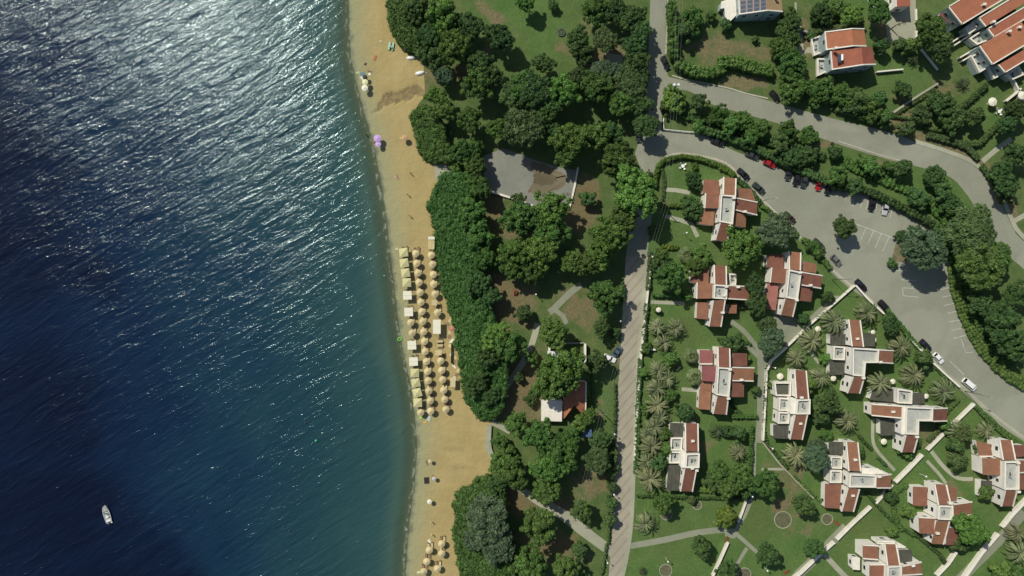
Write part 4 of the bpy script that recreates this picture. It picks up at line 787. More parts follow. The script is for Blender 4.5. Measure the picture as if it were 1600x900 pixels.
# palms ------------------------------------------------------------
def palm_mesh(seed,nf=38,fan=False,mk_='palm'):
    r=random.Random(seed); b=MB()
    for i in range(nf):
        lay=i/nf; az=i*2.39996+r.uniform(-.2,.2); el=math.radians(62-86*lay**1.1+r.uniform(-8,8)); Ln=(1.08+r.uniform(-.16,.1))*(0.85+0.3*min(1,lay*2)); 
        h=Vector((math.cos(az),math.sin(az),0)); p=Vector((0,0,0.02)); seg=9; pts=[p.copy()]; e_=el
        for k in range(seg): e_-=math.radians(7.5+4.5*k/seg*2); p=p+(h*math.cos(e_)+Vector((0,0,math.sin(e_))))*Ln/seg; pts.append(p.copy())
        side=Vector((-h.y,h.x,0))
        v=[];f=[]
        for k,q in enumerate(pts): w=0.020*(1-k/seg)+0.006; v+=[q-side*w,q+side*w]
        f=[(2*k,2*k+1,2*k+3,2*k+2) for k in range(seg)]; b.add(v,f)
        if not fan:
            nl=15
            for k in range(2,nl+1):
                t=k/(nl+0.3)*seg; a=int(min(t,seg-1)); q=pts[a].lerp(pts[a+1],t-a); d=(pts[a+1]-pts[a]).normalized()
                ll=(0.125*math.sin(math.pi*min(1,(k+2)/(nl+3)))**0.7+0.05)*Ln
                for s in (-1,1):
                    u=(side*s*0.55+d*1.1+Vector((0,0,r.uniform(-.05,.12)))).normalized(); n=u.cross(Vector((0,0,1))).normalized()*0.022
                    b.add([q-n,q+n,q+u*ll],[(0,1,2)])
        else:
            q=pts[4]; 
            for k in range(9):
                a=(k-4)*0.30; d=(h*math.cos(a)+side*math.sin(a)+Vector((0,0,-0.25))).normalized(); n=d.cross(Vector((0,0,1))).normalized()*0.05
                b.add([q,q+d*.26-n,q+d*.46,q+d*.26+n],[(0,1,2,3)])
    return b.mesh('fronds',LM[mk_])
PALMM=[palm_mesh(s,30+3*s) for s in (1,2,3,4,6)]; PALMD=[palm_mesh(5,34,False,'palmdark')]; FANM=[palm_mesh(7,40,True,'fan')]
b=MB(); 
for k in range(8): b.tube((0,0,k/8),(0,0,(k+1)/8+.01),0.10 if k else 0.13,0.085,8)
PTR=b.mesh('palm trunk',BARK); b=MB()
for k in range(10): b.tube((0,0,0),(0.14*math.cos(k*.63),0.14*math.sin(k*.63),0.1),0.03,0.05,5)
PHT=b.mesh('frond bases',WOOD)
PALMS=[(1033,652,15,'p'),(1010,722,16,'p'),(1042,592,15,'p'),(1012,680,14,'p'),(1355,488,21,'p'),(1302,502,22,'p'),(1268,532,20,'p'),(1243,560,18,'p'),(1282,590,19,'p'),(1407,542,21,'p'),(1427,586,19,'p'),(1374,599,20,'p'),(1474,612,22,'p'),(1323,657,21,'p'),(1243,711,20,'p'),(1153,707,16,'p'),(1008,818,19,'p'),(1015,748,23,'p'),(1018,697,21,'p'),(1023,667,20,'p'),(1027,633,20,'p'),(1027,606,19,'p'),(1027,511,17,'p'),(1055,513,17,'p'),(1037,536,18,'p'),(1028,579,18,'p'),(1592,864,21,'p'),(1588,834,17,'p'),(1497,672,18,'p'),(1540,672,16,'p'),(1495,712,14,'p'),(1072,398,14,'f'),(1080,556,14,'f'),(1086,589,15,'f'),(1072,645,14,'f'),(1120,674,12,'d'),(1427,92,10,'d'),(1505,128,11,'d'),(1185,378,11,'d'),(1004,893,7,'d'),(1158,478,8,'d')]
pl=make_labels([(q[0],q[1],{'p':'pale feathery palm','f':'light green fan palm','d':'small dark palm'}[q[3]]) for q in PALMS],0)
for (px,py,R,k),lb in zip(PALMS,pl):
    Rm=R*K*1.02; hm=(1.3+Rm*0.62) if k!='d' else 0.6+Rm*0.6; x,y,_=at(px,py,hm); e=thing('palm_tree',(x,y,0.05),lb,'palm tree','palm trees in the gardens')
    me=random.choice({'p':PALMM,'f':FANM,'d':PALMD}[k]); c=link(bpy.data.objects.new('crown',me)); c.parent=e; c.location=(0,0,hm); c.scale=(Rm*random.uniform(.86,1.08),Rm*random.uniform(.86,1.08),Rm*random.uniform(.8,1.15)); c.rotation_euler=(random.uniform(-.14,.14),random.uniform(-.14,.14),random.random()*6.28)
    t=link(bpy.data.objects.new('trunk',PTR)); t.parent=e; t.scale=(3.2,3.2,hm); t2=link(bpy.data.objects.new('frond_base',PHT)); t2.parent=e; t2.location=(0,0,hm-0.3); t2.scale=(3.4,3.4,3)
# hedges and shrub belts ---------------------------------------------
def fill(poly,sp,h,rad,seed,edge_drop=0.0,zf=None):
    r=random.Random(seed); xs=[q[0] for q in poly]; ys_=[q[1] for q in poly]; out=[]
    st=sp/K; y=min(ys_)
    while y<=max(ys_):
        x=min(xs)+ (r.random()*st)
        while x<=max(xs):
            xx=x+r.uniform(-.35,.35)*st; yy=y+r.uniform(-.35,.35)*st
            if inside(xx,yy,poly):
                hh=h*(0.82+0.36*r.random()) if not zf else zf(xx,yy)*(0.9+0.2*r.random())
                X,Y,_=at(xx,yy,hh); rr=rad*(0.75+0.5*r.random()); out.append((X,Y,max(hh-rr*0.6,0.2),rr))
            x+=st
        y+=st*0.87
    return out
def hedge_thing(name,puffs,label,cat,group,m,npl=60,size=0.24,core=.9,flat=.4):
    P=np.array(puffs); c=(float(P[:,0].mean()),float(P[:,1].mean()),0.05)
    e=thing(name,c,label,cat,group); Q=P.copy(); Q[:,:3]-=np.array(c)
    o=link(bpy.data.objects.new('foliage',foliage('foliage',Q,npl,size,LM[m],core=core,seed=len(puffs),flat=flat))); o.parent=e
    b=MB()
    for q in Q[::max(1,len(Q)//40)]: b.tube((q[0],q[1],-0.05),(q[0],q[1],q[2]),0.08,0.05,5)
    part('stem',b,BARK,e,False); return e
def coast(poly,inland,h,label,seed,m='coast'):
    # wind-clipped: low on the seaward side, taller inland
    zf=lambda x,y: min(h,1.1+ (x-vg(y)+6)*K*0.42) if inland else h
    return hedge_thing('coastal_shrubbery',fill(poly,1.25,h,1.25,seed,zf=zf),label,'shrubbery','wind clipped shrub belts along the beach',m,npl=70,size=0.26)
coast([(607,-10),(607,28),(612,48),(624,66),(641,80),(656,84),(668,76),(672,50),(668,20),(668,-10)],True,4.5,'dark olive shrub belt at the top of the beach, curved edge',1)
coast([(657,163),(644,178),(649,205),(653,226),(661,241),(673,252),(692,256),(702,248),(700,220),(690,195),(675,170)],True,4.0,'dark olive shrub belt above the beach ramp',2)
coast([(684,285),(690,272),(735,272),(738,320),(745,350),(755,400),(752,440),(765,480),(775,520),(792,560),(792,600),(784,635),(768,657),(755,655),(745,649),(729,632),(724,602),(717,562),(710,517),(703,482),(693,452),(685,422),(680,382),(675,341),(669,318),(675,300)],True,5.0,'long dark shrub belt behind the beach parasol rows',3)
coast([(709,792),(713,775),(729,763),(748,748),(765,744),(785,760),(792,800),(805,850),(810,910),(720,910),(720,890),(713,860),(709,820)],True,5.5,'rounded dark shrub belt at the bottom end of the beach',4)
def thick(pts,wpx):
    P=[Vector(q) for q in pts]; A=[];B=[]
    for i,q in enumerate(P):
        d=(P[min(i+1,len(P)-1)]-P[max(i-1,0)]).normalized(); n=Vector((-d.y,d.x))*wpx/2; A.append(tuple(q+n)); B.append(tuple(q-n))
    return A+B[::-1]
HG='clipped garden hedges'
def hedge(pts,wpx,h,label,m='mid',sp=0.75,seed=5,grp=HG,name='hedge',size=0.17):
    pts=smooth(pts,3); w=wpx*K
    P=[];r=random.Random(seed+int(pts[0][0])); rows=max(1,int(round(w/sp)))
    for i in range(len(pts)-1):
        a=Vector(pts[i]);c=Vector(pts[i+1]); L_=(c-a).length*K; n=max(1,int(round(L_/sp))); d=(c-a).normalized(); nn=Vector((-d.y,d.x))
        for k in range(n):
            for j in range(rows):
                q=a.lerp(c,(k+.5)/n)+nn*((j+.5)/rows-.5)*wpx*0.8; hh=h*r.uniform(.88,1.08); rr=sp*r.uniform(.62,.82); X,Y,_=at(q.x+r.uniform(-1,1)*.8,q.y+r.uniform(-1,1)*.8,hh)
                P.append((X,Y,hh-rr*.7,rr))
                if h>1.6: P.append((X,Y,hh*.4,rr))
    return hedge_thing(name,P,label,'hedge',grp,m,npl=36,size=size,core=.95)
hedge([(1023,292),(1025,275),(1030,258),(1045,248),(1070,244),(1092,247),(1110,253),(1125,259)],7,1.7,'lime green clipped hedge curving round the corner villa garden','lime')
hedge([(1125,260),(1140,266),(1148,274)],9,1.6,'lime green hedge tip above the corner villa roof','lime')
hedge([(1152,278),(1168,292),(1182,308),(1190,318)],8,1.5,'dark hedge between the corner villa and two black cars','dark')
hedge([(1190,320),(1215,340),(1235,357),(1247,368)],6,1.3,'hedge along the car park, beside the dark brown car','mid')
hedge([(1254,372),(1275,392),(1290,408),(1298,420)],9,1.6,'leafy hedge along the car park, above the diagonal wall','mid')
hedge([(1028,256),(1034,262),(1038,280),(1036,312)],4,1.2,'thin dark hedge inside the lime hedge','dark')
hedge([(1036,321),(1052,321),(1070,322)],6,1.2,'short lime hedge under the power lines','lime')
hedge([(1035,385),(1048,386),(1060,387)],6,1.2,'short lime hedge above the palm with round leaves','lime')
hedge([(1017,392),(1015,425),(1013,455)],6,1.7,'olive hedge along the road wall, upper part','olive')
hedge([(1011,474),(1008,510),(1006,540)],6,1.6,'dark hedge along the road wall beside three palms','dark')
hedge([(1018,461),(1040,462),(1068,463)],5,1.8,'straight dark hedge above a garden path stub','dark')
hedge([(1001,560),(999,600),(997,640),(996,690),(993,740)],8,1.5,'long dark hedge between the road wall and palm row','dark')
hedge([(994,775),(1040,777),(1100,779),(1172,779)],4,1.2,'thin straight hedge below the narrow villa garden','dark')
hedge([(1175,665),(1174,710),(1172,760)],6,1.5,'vertical hedge beside the narrow grey path','mid')
hedge([(1143,651),(1160,651),(1185,651)],7,1.5,'short thick hedge ending at the wide path','mid')
hedge([(1140,620),(1150,640),(1158,648)],6,1.2,'short dark hedge below the two rose roofed villa','dark')
hedge([(1120,530),(1150,532),(1175,538)],5,1.0,'low dark hedge above the two rose roofed villa','dark')
hedge([(1200,570),(1198,600),(1196,615)],5,1.4,'upper hedge piece right of the wide path wall','dark')
hedge([(1196,618),(1195,645),(1194,662)],5,1.4,'middle hedge piece right of the wide path wall','dark')
hedge([(1194,666),(1198,690),(1215,712),(1232,732)],4,1.2,'hedge turning down from the wide path to the stone ring lawn','dark')
hedge([(1240,742),(1262,766),(1282,782),(1292,790)],4,1.1,'lower diagonal hedge beside the white villa','mid')
hedge([(1342,680),(1352,692),(1364,703)],4,1.0,'short diagonal dark hedge between two white villas','dark')
hedge([(1372,715),(1380,722),(1385,727)],5,0.9,'tiny dark hedge piece by the curved path','dark')
hedge([(1385,482),(1405,505),(1425,530),(1440,545)],7,1.4,'leafy hedge between palms and the car park wall','mid')
hedge([(1450,560),(1470,582),(1490,604)],4,1.0,'thin hedge under the white parked cars','dark')
hedge([(1524,634),(1545,658),(1570,680),(1602,712)],5,1.3,'hedge along the lower car park edge, right part','dark')
hedge([(1480,640),(1470,670),(1450,690)],8,1.0,'olive hedge beside the top of the long diagonal wall','olive')
hedge([(1420,760),(1400,770),(1398,800),(1410,830)],6,1.0,'loose hedge between diagonal wall and seven roofed villa','mid')
hedge([(1430,835),(1450,850),(1470,868),(1480,885)],6,1.1,'dark hedge right of the bottom edge villa','dark')
hedge([(1355,770),(1380,800),(1410,825),(1430,838)],4,1.0,'thin diagonal hedge crossing the lawn above the bottom villa','dark')
hedge([(1530,640),(1560,665),(1600,700)],4,1.0,'second thin hedge inside the right edge garden','mid')
hedge([(1500,625),(1475,650),(1465,665)],5,1.0,'dull hedge left of the right edge garden path','mid')
hedge([(973,440),(974,455),(973,472)],6,1.6,'short dark hedge at the left kerb of the striped road','dark')
hedge([(961,600),(962,640),(959,690),(956,740)],4,1.3,'long dark hedge at the left kerb of the striped road','dark')
hedge([(955,745),(955,790),(951,850)],5,1.3,'lower dark hedge at the left kerb near the park path','dark')
hedge([(948,850),(944,880),(938,905)],5,1.2,'hedge at the left kerb reaching the bottom edge','dark')
hedge([(895,535),(915,540),(925,600),(925,640)],5,1.2,'dark hedge between the bar yard and the lawn strip','dark')
hedge([(1385,180),(1420,185),(1450,200),(1480,206)],5,1.2,'low dark hedge above the upper road bend','dark')
hedge([(1450,210),(1480,218),(1510,228),(1530,248)],10,1.6,'brown olive hedge along the upper road bend','olive')
hedge([(1500,222),(1530,225),(1550,205),(1575,180),(1597,160)],7,1.8,'dark hedge round the lawn with the white parasol','dark')
hedge([(1472,187),(1500,170),(1530,145),(1545,130)],7,1.8,'dark hedge between terrace gardens and parasol lawn','dark')
hedge([(1395,180),(1430,158),(1462,138)],6,1.0,'olive hedge behind the pale sloping wall','olive')
hedge([(1262,50),(1300,43),(1350,40)],8,1.6,'straight dull hedge behind the gabled house','olive')
hedge([(1303,28),(1330,27),(1350,30)],10,1.4,'bright hedge bed above the gabled house','bright')
hedge([(1535,258),(1550,280),(1562,305)],8,1.6,'hedge beside the pavement of the road end','dark')
hedge([(1300,290),(1330,292),(1362,300),(1395,315),(1430,333),(1460,350)],13,2.6,'thick dark hedge along the top of the car park bays','dark',sp=1.1,size=0.22)
hedge([(1462,352),(1476,366),(1482,385),(1486,400)],13,2.6,'thick dark hedge at the right end of the car park bays','dark',sp=1.1,size=0.22)
hedge([(1090,200),(1120,208),(1160,222),(1200,240),(1240,260),(1270,272),(1297,285)],13,2.6,'thick dark hedge above the row of parked cars','dark',sp=1.1,size=0.22)
hedge([(1495,400),(1492,430),(1500,465),(1512,500),(1525,525),(1545,555),(1570,580),(1605,605)],20,1.6,'broad creeping hedge down the right side of the car park','mid',sp=1.2,size=0.22)
hedge([(1512,440),(1520,480),(1535,510),(1555,545),(1585,575)],16,1.9,'second creeping belt right of the car park','coast',sp=1.2,size=0.22)
hedge([(1305,240),(1340,262),(1380,280),(1420,297),(1450,315),(1480,345),(1490,372)],16,1.3,'green belt on the bank between upper road and car park','mid',sp=1.2,size=0.22,name='bank_planting')
hedge([(1050,0),(1052,30),(1053,60),(1056,90)],16,4.5,'tall bushy hedge under the power lines beside the road','mid',sp=1.3,size=0.24)
hedge([(1058,95),(1080,108),(1110,113),(1130,105)],17,3.5,'thick hedge left part above the upper road','mid',sp=1.3,size=0.24)
hedge([(1125,96),(1150,95),(1180,104),(1210,110)],20,3.2,'thick hedge right part above the upper road','mid',sp=1.3,size=0.24)
hedge([(1060,175),(1090,185),(1120,190),(1160,205),(1200,222),(1250,232),(1290,245)],14,1.6,'low rough planting between the two roads','dark',sp=1.2,size=0.22,name='bank_planting')
hedge([(1308,168),(1340,178),(1370,190),(1388,196)],9,2.2,'feathery dark hedge on the upper road edge','dark',sp=1.1,size=0.22)
hedge([(1090,765),(1120,768),(1160,772)],8,1.4,'loose hedge at the foot of the garden trees','mid')
hedge([(1265,60),(1280,40),(1290,10)],12,1.6,'dark bushes left of the gabled house path','dark',sp=1.1,size=0.22)
hedge([(790,480),(770,500),(762,540)],1,0.3,'x','dark') if False else None
# ------------------------------------------------------------------ vehicles
def carpaint(n,c,r=0.3): return mat('car paint '+n,c,r,spec=0.6)
CP={'black':carpaint('black',(0.012,0.013,0.013)),'dark grey':carpaint('dark grey',(0.035,0.038,0.036)),'red':carpaint('red',(0.30,0.012,0.015)),'dark green':carpaint('dark green',(0.030,0.040,0.032)),'dark brown':carpaint('dark brown',(0.040,0.024,0.018)),'silver':carpaint('silver',(0.42,0.43,0.42)),'white':carpaint('white',(0.72,0.72,0.68)),'grey':carpaint('grey',(0.12,0.125,0.12)),'blue grey':carpaint('blue grey',(0.06,0.09,0.11))}
CGL=mat('car glass',(0.012,0.012,0.018),0.08); HL=mat('headlamp glass',(0.6,0.6,0.58),0.15); TL=mat('tail lamp',(0.35,0.02,0.02),0.3)
def car_rings(prof):
    """closed loops across the car at stations x; each (x,zbottom,ztop,halfwidth at bottom,halfwidth at top)"""
    R=[]
    for x,z0,z1,w0,w1 in prof:
        R.append([(x,-w0*.94,z0),(x,w0*.94,z0),(x,w0,z0+(z1-z0)*.35),(x,w0*.99,z0+(z1-z0)*.7),(x,w1*.96,z1-0.03),(x,w1*.8,z1),(x,0,z1+0.015),(x,-w1*.8,z1),(x,-w1*.96,z1-0.03),(x,-w0*.99,z0+(z1-z0)*.7),(x,-w0,z0+(z1-z0)*.35)])
    return R
def make_car(kind):
    L_,Wd={'hatch':(4.1,1.76),'sedan':(4.6,1.82),'suv':(4.7,1.92),'van':(5.0,1.95)}[kind]; a=L_/2; w=Wd/2; hb={'hatch':.86,'sedan':.84,'suv':.98,'van':1.05}[kind]
    body=MB().rings(car_rings([(-a,.42,hb*.78,w*.78,w*.70),(-a+.12,.28,hb*.97,w*.92,w*.86),(-a+.55,.22,hb*1.02,w,w*.93),(0,.2,hb*1.04,w,w*.94),(a-1.25,.2,hb*1.0,w,w*.93),(a-.5,.24,hb*.86,w*.97,w*.88),(a-.12,.3,hb*.74,w*.86,w*.76),(a,.38,hb*.62,w*.68,w*.58)]))
    rt={'hatch':1.46,'sedan':1.42,'suv':1.72,'van':1.85}[kind]
    x0={'hatch':-a+.28,'sedan':-a+.75,'suv':-a+.2,'van':-a+.15}[kind]; x1={'hatch':a-1.25,'sedan':a-1.45,'suv':a-1.3,'van':a-.75}[kind]
    rb=x0+(.45 if kind!='sedan' else .65); rf=x1-(.75 if kind!='van' else .7)
    def cab(z0,z1,ins):
        W0,W1=w*.90-ins,w*.72-ins
        return [[(x0+ins,-W0,z0),(x0+ins,W0,z0),(x1-ins,W0*.97,z0),(x1-ins,-W0*.97,z0)],[(rb,-W1,z1),(rb,W1,z1),(rf,W1*.98,z1),(rf,-W1*.98,z1)]]
    glass=MB().prism(*cab(hb*.98,rt-.06,0.0))
    W1=w*.72; roof=MB(); roof.rings([[(x,-W1*k*1.02,z),(x,W1*k*1.02,z),(x,W1*k*1.02,z+.05),(x,0,z+.09),(x,-W1*k*1.02,z+.05)] for x,k,z in [(rb-.06,.93,rt-.08),(rb+.2,1,rt-.055),(rf-.3,1,rt-.055),(rf+.08,.95,rt-.09)]])
    for s in(-1,1): # pillars
        roof.tube((rf+.05,s*W1*.96,rt-.06),(x1-.02,s*w*.87,hb),0.045,n=5); roof.tube((rb,s*W1*.96,rt-.06),(x0+.02,s*w*.88,hb),0.07,n=5)
    P=[('body',body,None),('glasshouse',glass,CGL),('roof',roof,None)]
    for s in (-1,1):
        for x in (-a+.85,a-.88): P.append(('wheel',MB().tube((x,s*(w-.20),.32),(x,s*(w+.005),.32),.32,n=14).tube((x,s*(w+.004),.32),(x,s*(w+.02),.32),.19,n=10),BLACKM))
        P.append(('mirror',MB().box((x1-.32,s*(w+.06),hb+.06),(.16,.2,.13)),None))
        P.append(('headlight',MB().box((a-.28,s*w*.66,hb*.68),(.30,.34,.12),-s*.35),HL))
        P.append(('tail_light',MB().box((-a+.10,s*w*.72,hb*.8),(.12,.28,.16),s*.2),TL))
    return P
CARP={}
def car(px,py,ang,col,kind,label,tail=False,cat='car',L_=None):
    key=(kind,col)
    if key not in CARP:
        CARP[key]=[(n,b.mesh(n,m if m else CP[col],smooth=False)) for n,b,m in make_car(kind)]
    x,y,_=at(px,py,0.9); e=thing('parked_car' if kind!='van' else 'parked_van',(x,y,0.07),label,cat,'parked cars',math.radians(-ang))
    for n,me in CARP[key]:
        o=link(bpy.data.objects.new(n,me)); o.parent=e
    return e
for q in [(1040,98,66,'black','sedan','black car parked on the roadside under the power lines'),(998,212,88,'dark grey','hatch','dark car half hidden under trees at the junction'),(1211,150,50,'black','hatch','black car tucked under trees on the upper road edge'),
 (1122,222,20,'black','sedan','black car in hedge shadow, first of the upper row'),(1176,243,22,'dark grey','sedan','dark grey car just left of the first red car'),(1203,256,24,'red','hatch','red car parked parallel to the thick hedge'),
 (1162,272,42,'black','sedan','black car beside the corner villa, upper of two'),(1186,294,42,'dark green','sedan','dark green car beside the corner villa, lower of two'),(1232,272,98,'dark grey','hatch','dark hatchback, leftmost of the three parked nose in'),(1245,281,102,'black','hatch','black hatchback in the middle of three parked nose in'),(1257,282,102,'dark grey','suv','dark off road car, rightmost of three parked nose in'),
 (1280,288,100,'red','hatch','red car parked nose in, beside a black one'),(1295,294,100,'black','sedan','black car parked nose in, right of the red one'),(1234,340,42,'dark brown','sedan','dark brown car half under the garden hedge'),(1280,382,45,'dark grey','sedan','dark grey car by the hedge, above the grey one'),(1307,407,48,'grey','hatch','grey car parked by the end of the garden hedge'),
 (1363,319,98,'black','sedan','black car alone in a bay beside the silver car'),(1384,325,100,'silver','sedan','silver car alone in a car park bay'),(1346,446,47,'black','sedan','black car parked at the white wall corner'),(1382,479,47,'black','suv','large black car parked beside a palm'),(1447,540,47,'black','sedan','black car parked just above the white car'),(1467,560,47,'white','hatch','white car with dark windows, behind the black car'),(1515,601,40,'white','van','white van at the lower end of the car park'),
 (953,560,25,'white','hatch','white car under trees left of the striped road'),(963,551,130,'blue grey','sedan','blue grey car in shade on the striped road')]:
    car(*q)
# ------------------------------------------------------------------ lamps, poles, wires
def lamp(px,py,label,h=3.2,globe=0.28):
    x,y=g(px,py); e=thing('garden_lamp',(x,y,0.05),label,'lamp','white garden lamps on posts')
    part('post',MB().tube((0,0,0),(0,0,h),0.06,0.05,8),WHITE,e,False); part('globe',MB().ball((0,0,h+globe*.8),globe),WHITE,e,False,smooth=True); part('base',MB().tube((0,0,0),(0,0,.2),.16,.12,8),CONC,e,False)
LAMPS=[(947,873),(958,675),(957,768),(793,616),(837,460),(1040,871),(1115,815),(1170,771),(1193,885),(1201,697),(1437,740),(1069,365),(1205,573),(967,501)]
for q,lb in zip(LAMPS,make_labels([(x,y,'white garden lamp post') for x,y in LAMPS],0)): lamp(*q,lb)
def slamp(bx,by,h,adx,ady,label):
    x,y=g(bx,by); e=thing('street_lamp',(x,y,0.05),label,'street lamp','street lamps at the car park'); d=Vector((adx,-ady,0)).normalized()
    part('pole',MB().tube((0,0,0),(0,0,h),0.11,0.07,8),DARKM,e,False); part('arm',MB().tube((0,0,h-.1),d*2.2+Vector((0,0,h+.25)),0.05,0.04,6),DARKM,e,False)
    hd=d*2.6+Vector((0,0,h+.27)); part('lamp_head',MB().box(hd,(.9,.32,.14),math.atan2(d.y,d.x)),ALU,e,False)
slamp(1184,317,8.5,1,-.15,'street lamp arm over the car park near the dark brown car')
slamp(1300,437,8.5,1,-.02,'street lamp by the diagonal wall, arm over the black car')
slamp(1507,611,8.5,1,.3,'street lamp at the lower end of the white van')
def upole(px,py,h,label):
    x,y=g(px,py); e=thing('utility_pole',(x,y,0.05),label,'utility pole','wooden utility poles'); part('pole',MB().tube((0,0,0),(0,0,h),.15,.11,8),BARK,e,False)
    part('crossarm',MB().box((0,0,h-.4),(2.2,.12,.14)),WOOD,e,False)
    for k in(-1,0,1): part('insulator',MB().tube((k*.9,0,h-.33),(k*.9,0,h-.1),.06,.04,6),WHITE,e,False)
    return (x,y,h)
U0=upole(1047,146,8.6,'utility pole with two white boxes at the junction'); U1=upole(1033,322,8.4,'utility pole with a long shadow in the corner garden'); U2=upole(937,640,8.4,'utility pole beside the lawn strip right of the bar'); U3=upole(896,800,8.4,'utility pole hidden by shrubs beside the wide park path')
r=thing('transformer',(U0[0],U0[1],U0[2]-1.2),'pair of white transformer boxes on top of the junction pole','transformer')
for s in(-1,1): part('transformer_tank',MB().tube((s*.62,.3,0),(s*.62,.3,1.1),.38,.36,12).tube((s*.62,.3,1.1),(s*.62,.3,1.25),.2,.1,8),WHITE,r,False)
WIRE=mat('aluminium wire',(0.22,0.25,0.20),0.6)
spans=[((*g(1066,-300),8.6),U0,'stretch above the junction'),(U0,U1,'stretch between the junction and the corner garden'),(U1,U2,'stretch crossing the striped road'),(U2,U3,'stretch over the lawn strip below the bar')]
for A_,B_,w in spans:
    for k,kn in ((-1,'left'),(0,'middle'),(1,'right')):
        a=Vector((A_[0]+k*.9,A_[1],A_[2]-.1)); c=Vector((B_[0]+k*.9,B_[1],B_[2]-.1)); b=MB(); n=12; P=[]
        for i in range(n+1): t=i/n; q=a.lerp(c,t); q.z-=0.9*4*t*(1-t); P.append(q)
        b.rings([[(q.x-.012,q.y,q.z-.012),(q.x+.012,q.y,q.z-.012),(q.x+.012,q.y,q.z+.012),(q.x-.012,q.y,q.z+.012)] for q in P])
        o=part('power_line',b,WIRE); tag(o,f'{kn} overhead power line, {w}','power line','overhead power lines')
# ------------------------------------------------------------------ garden pieces
def ring(px,py,Rp,label,name='stone_ring'):
    x,y=g(px,py); e=thing(name,(x,y,0.05),label,'stone ring','stone planting rings in the lawns'); R=Rp*K; b=MB(); n=28
    for i in range(n): a=6.2832*i/n; b.box((R*math.cos(a),R*math.sin(a),.1),(.22,6.28*R/n*.9,.22),a)
    part('kerb_stones',b,PATH,e,False)
    s=MB(); s.add([(R*.94*math.cos(6.2832*i/24),R*.94*math.sin(6.2832*i/24),0.02) for i in range(24)],[tuple(range(24))]); part('bed',s,mat('ring bed',(0.13,0.13,0.065),0.95,0.5,1.5),e,False)
ring(1223,812,13,'large stone ring with a bare bed in the open lawn'); ring(1089,789,7,'small stone ring below the narrow villa hedge'); ring(1041,803,9,'stone ring round the foot of a dark tree'); ring(1040,891,9.5,'stone ring near the striped road at the bottom'); ring(1292,811,8.5,'paved stone ring beside the asphalt path'); ring(1163,897,10,'stone ring cut by the bottom edge')
def block(px,py,d,rz,m,name,label,cat,z=0.05,grp=None):
    x,y=g(px,py); e=thing(name,(x,y,z),label,cat,grp,rz); return e
for px,py,rz,l in [(1135,842,1.1,'red slatted bench at the path crossing'),(1200,699,-.7,'red slatted bench at the foot of the wide path'),(1228,893,.6,'red slatted bench beside the asphalt path at the bottom'),(1306,817,-.8,'red slatted bench by the paved ring')]:
    x,y=g(px,py); e=thing('park_bench',(x,y,.06),l,'bench','red park benches',rz); RB=mat('red bench paint',(0.30,0.06,0.035),0.6) if 'RB' not in globals() else RB
    s=MB(); [s.box((0,-.2+.14*k,.45),(1.9,.11,.04)) for k in range(4)]; part('seat',s,RB,e,False); s=MB(); [s.box((0,.36+.03*k,.6+.16*k),(1.9,.03,.11)) for k in range(3)]; part('backrest',s,RB,e,False)
    for k in(-1,1): part('leg',MB().box((k*.8,.05,.21),(.07,.6,.43)),DARKM,e,False)
def table_set(px,py,label,nch=4,tm=WHITE):
    x,y=g(px,py); e=thing('garden_table',(x,y,.05),label,'table','garden tables'); part('tabletop',MB().tube((0,0,.7),(0,0,.75),.55,n=16),tm,e,False); part('leg',MB().tube((0,0,0),(0,0,.7),.05,n=8),tm,e,False)
    PP=['left','right','upper','lower']
    for k in range(nch):
        a=k*6.2832/nch+.6; c=thing('garden_chair',(x+1.0*math.cos(a),y+1.0*math.sin(a),.05),label.replace('table','table')[0:0]+['upper right','upper left','lower left','lower right'][k]+' white chair of the '+label,'chair','white garden chairs',a)
        part('seat',MB().box((0,0,.43),(.5,.5,.05)),tm,c,False); part('backrest',MB().box((.25,0,.68),(.05,.5,.5)),tm,c,False)
        for sx in(-1,1):
            for sy in(-1,1): part('leg',MB().tube((sx*.2,sy*.2,0),(sx*.2,sy*.2,.42),.025,n=5),tm,c,False)
table_set(1066,260,'round white table in the corner villa garden'); table_set(1559,175,'round white table below the parasol lawn',4)
def gparasol(px,py,Rp,label,h=2.5,m=CANVW,name='garden_parasol',grp='white garden parasols'):
    x,y,_=at(px,py,h); e=thing(name,(x,y,.05),label,'parasol',grp,random.random()); R=Rp*K; n=8
    b=MB(); top=(0,0,h+R*.28); rim=[(R*math.cos(6.2832*i/n),R*math.sin(6.2832*i/n),h) for i in range(n)]; mid=[(.55*q[0]*.99,.55*q[1]*.99,h+R*.14) for q in rim]; lo=[(q[0],q[1],h-.14) for q in rim]
    b.add([top]+mid+rim+lo,[(0,1+i,1+(i+1)%n) for i in range(n)]+[(1+i,1+n+i,1+n+(i+1)%n,1+(i+1)%n) for i in range(n)]+[(1+n+i,1+2*n+i,1+2*n+(i+1)%n,1+n+(i+1)%n) for i in range(n)])
    part('canopy',b,m,e,False); part('pole',MB().tube((0,0,0),(0,0,h+R*.28+.1),.035,n=6),WHITE,e,False); part('base',MB().tube((0,0,0),(0,0,.1),.3,n=10),CONC,e,False); return e
for px,py,R,l in [(1551,159,7,'round white parasol on the bright upper lawn'),(1597,149,6.5,'white parasol cut by the right edge'),(1219,588,5.2,'white parasol left of the narrow two roofed villa'),(1302,591,4.6,'white parasol at the lower left of the T shaped villa'),(1365,531,4.5,'small white parasol right of the T shaped villa roof'),(1364,519,3.5,'smallest white parasol, above another beside the T shaped villa'),(1395,596,4.2,'white parasol between two palms below the T shaped villa'),(1447,619,4,'white parasol right of a dark pergola roof'),(1381,690,4.8,'white parasol at the corner of a dark pergola roof'),(1278,514,4.5,'pale parasol at the end of the diagonal wall'),(1029,484,4,'pale lime parasol on the lawn left of a villa')]: gparasol(px,py,R,l)
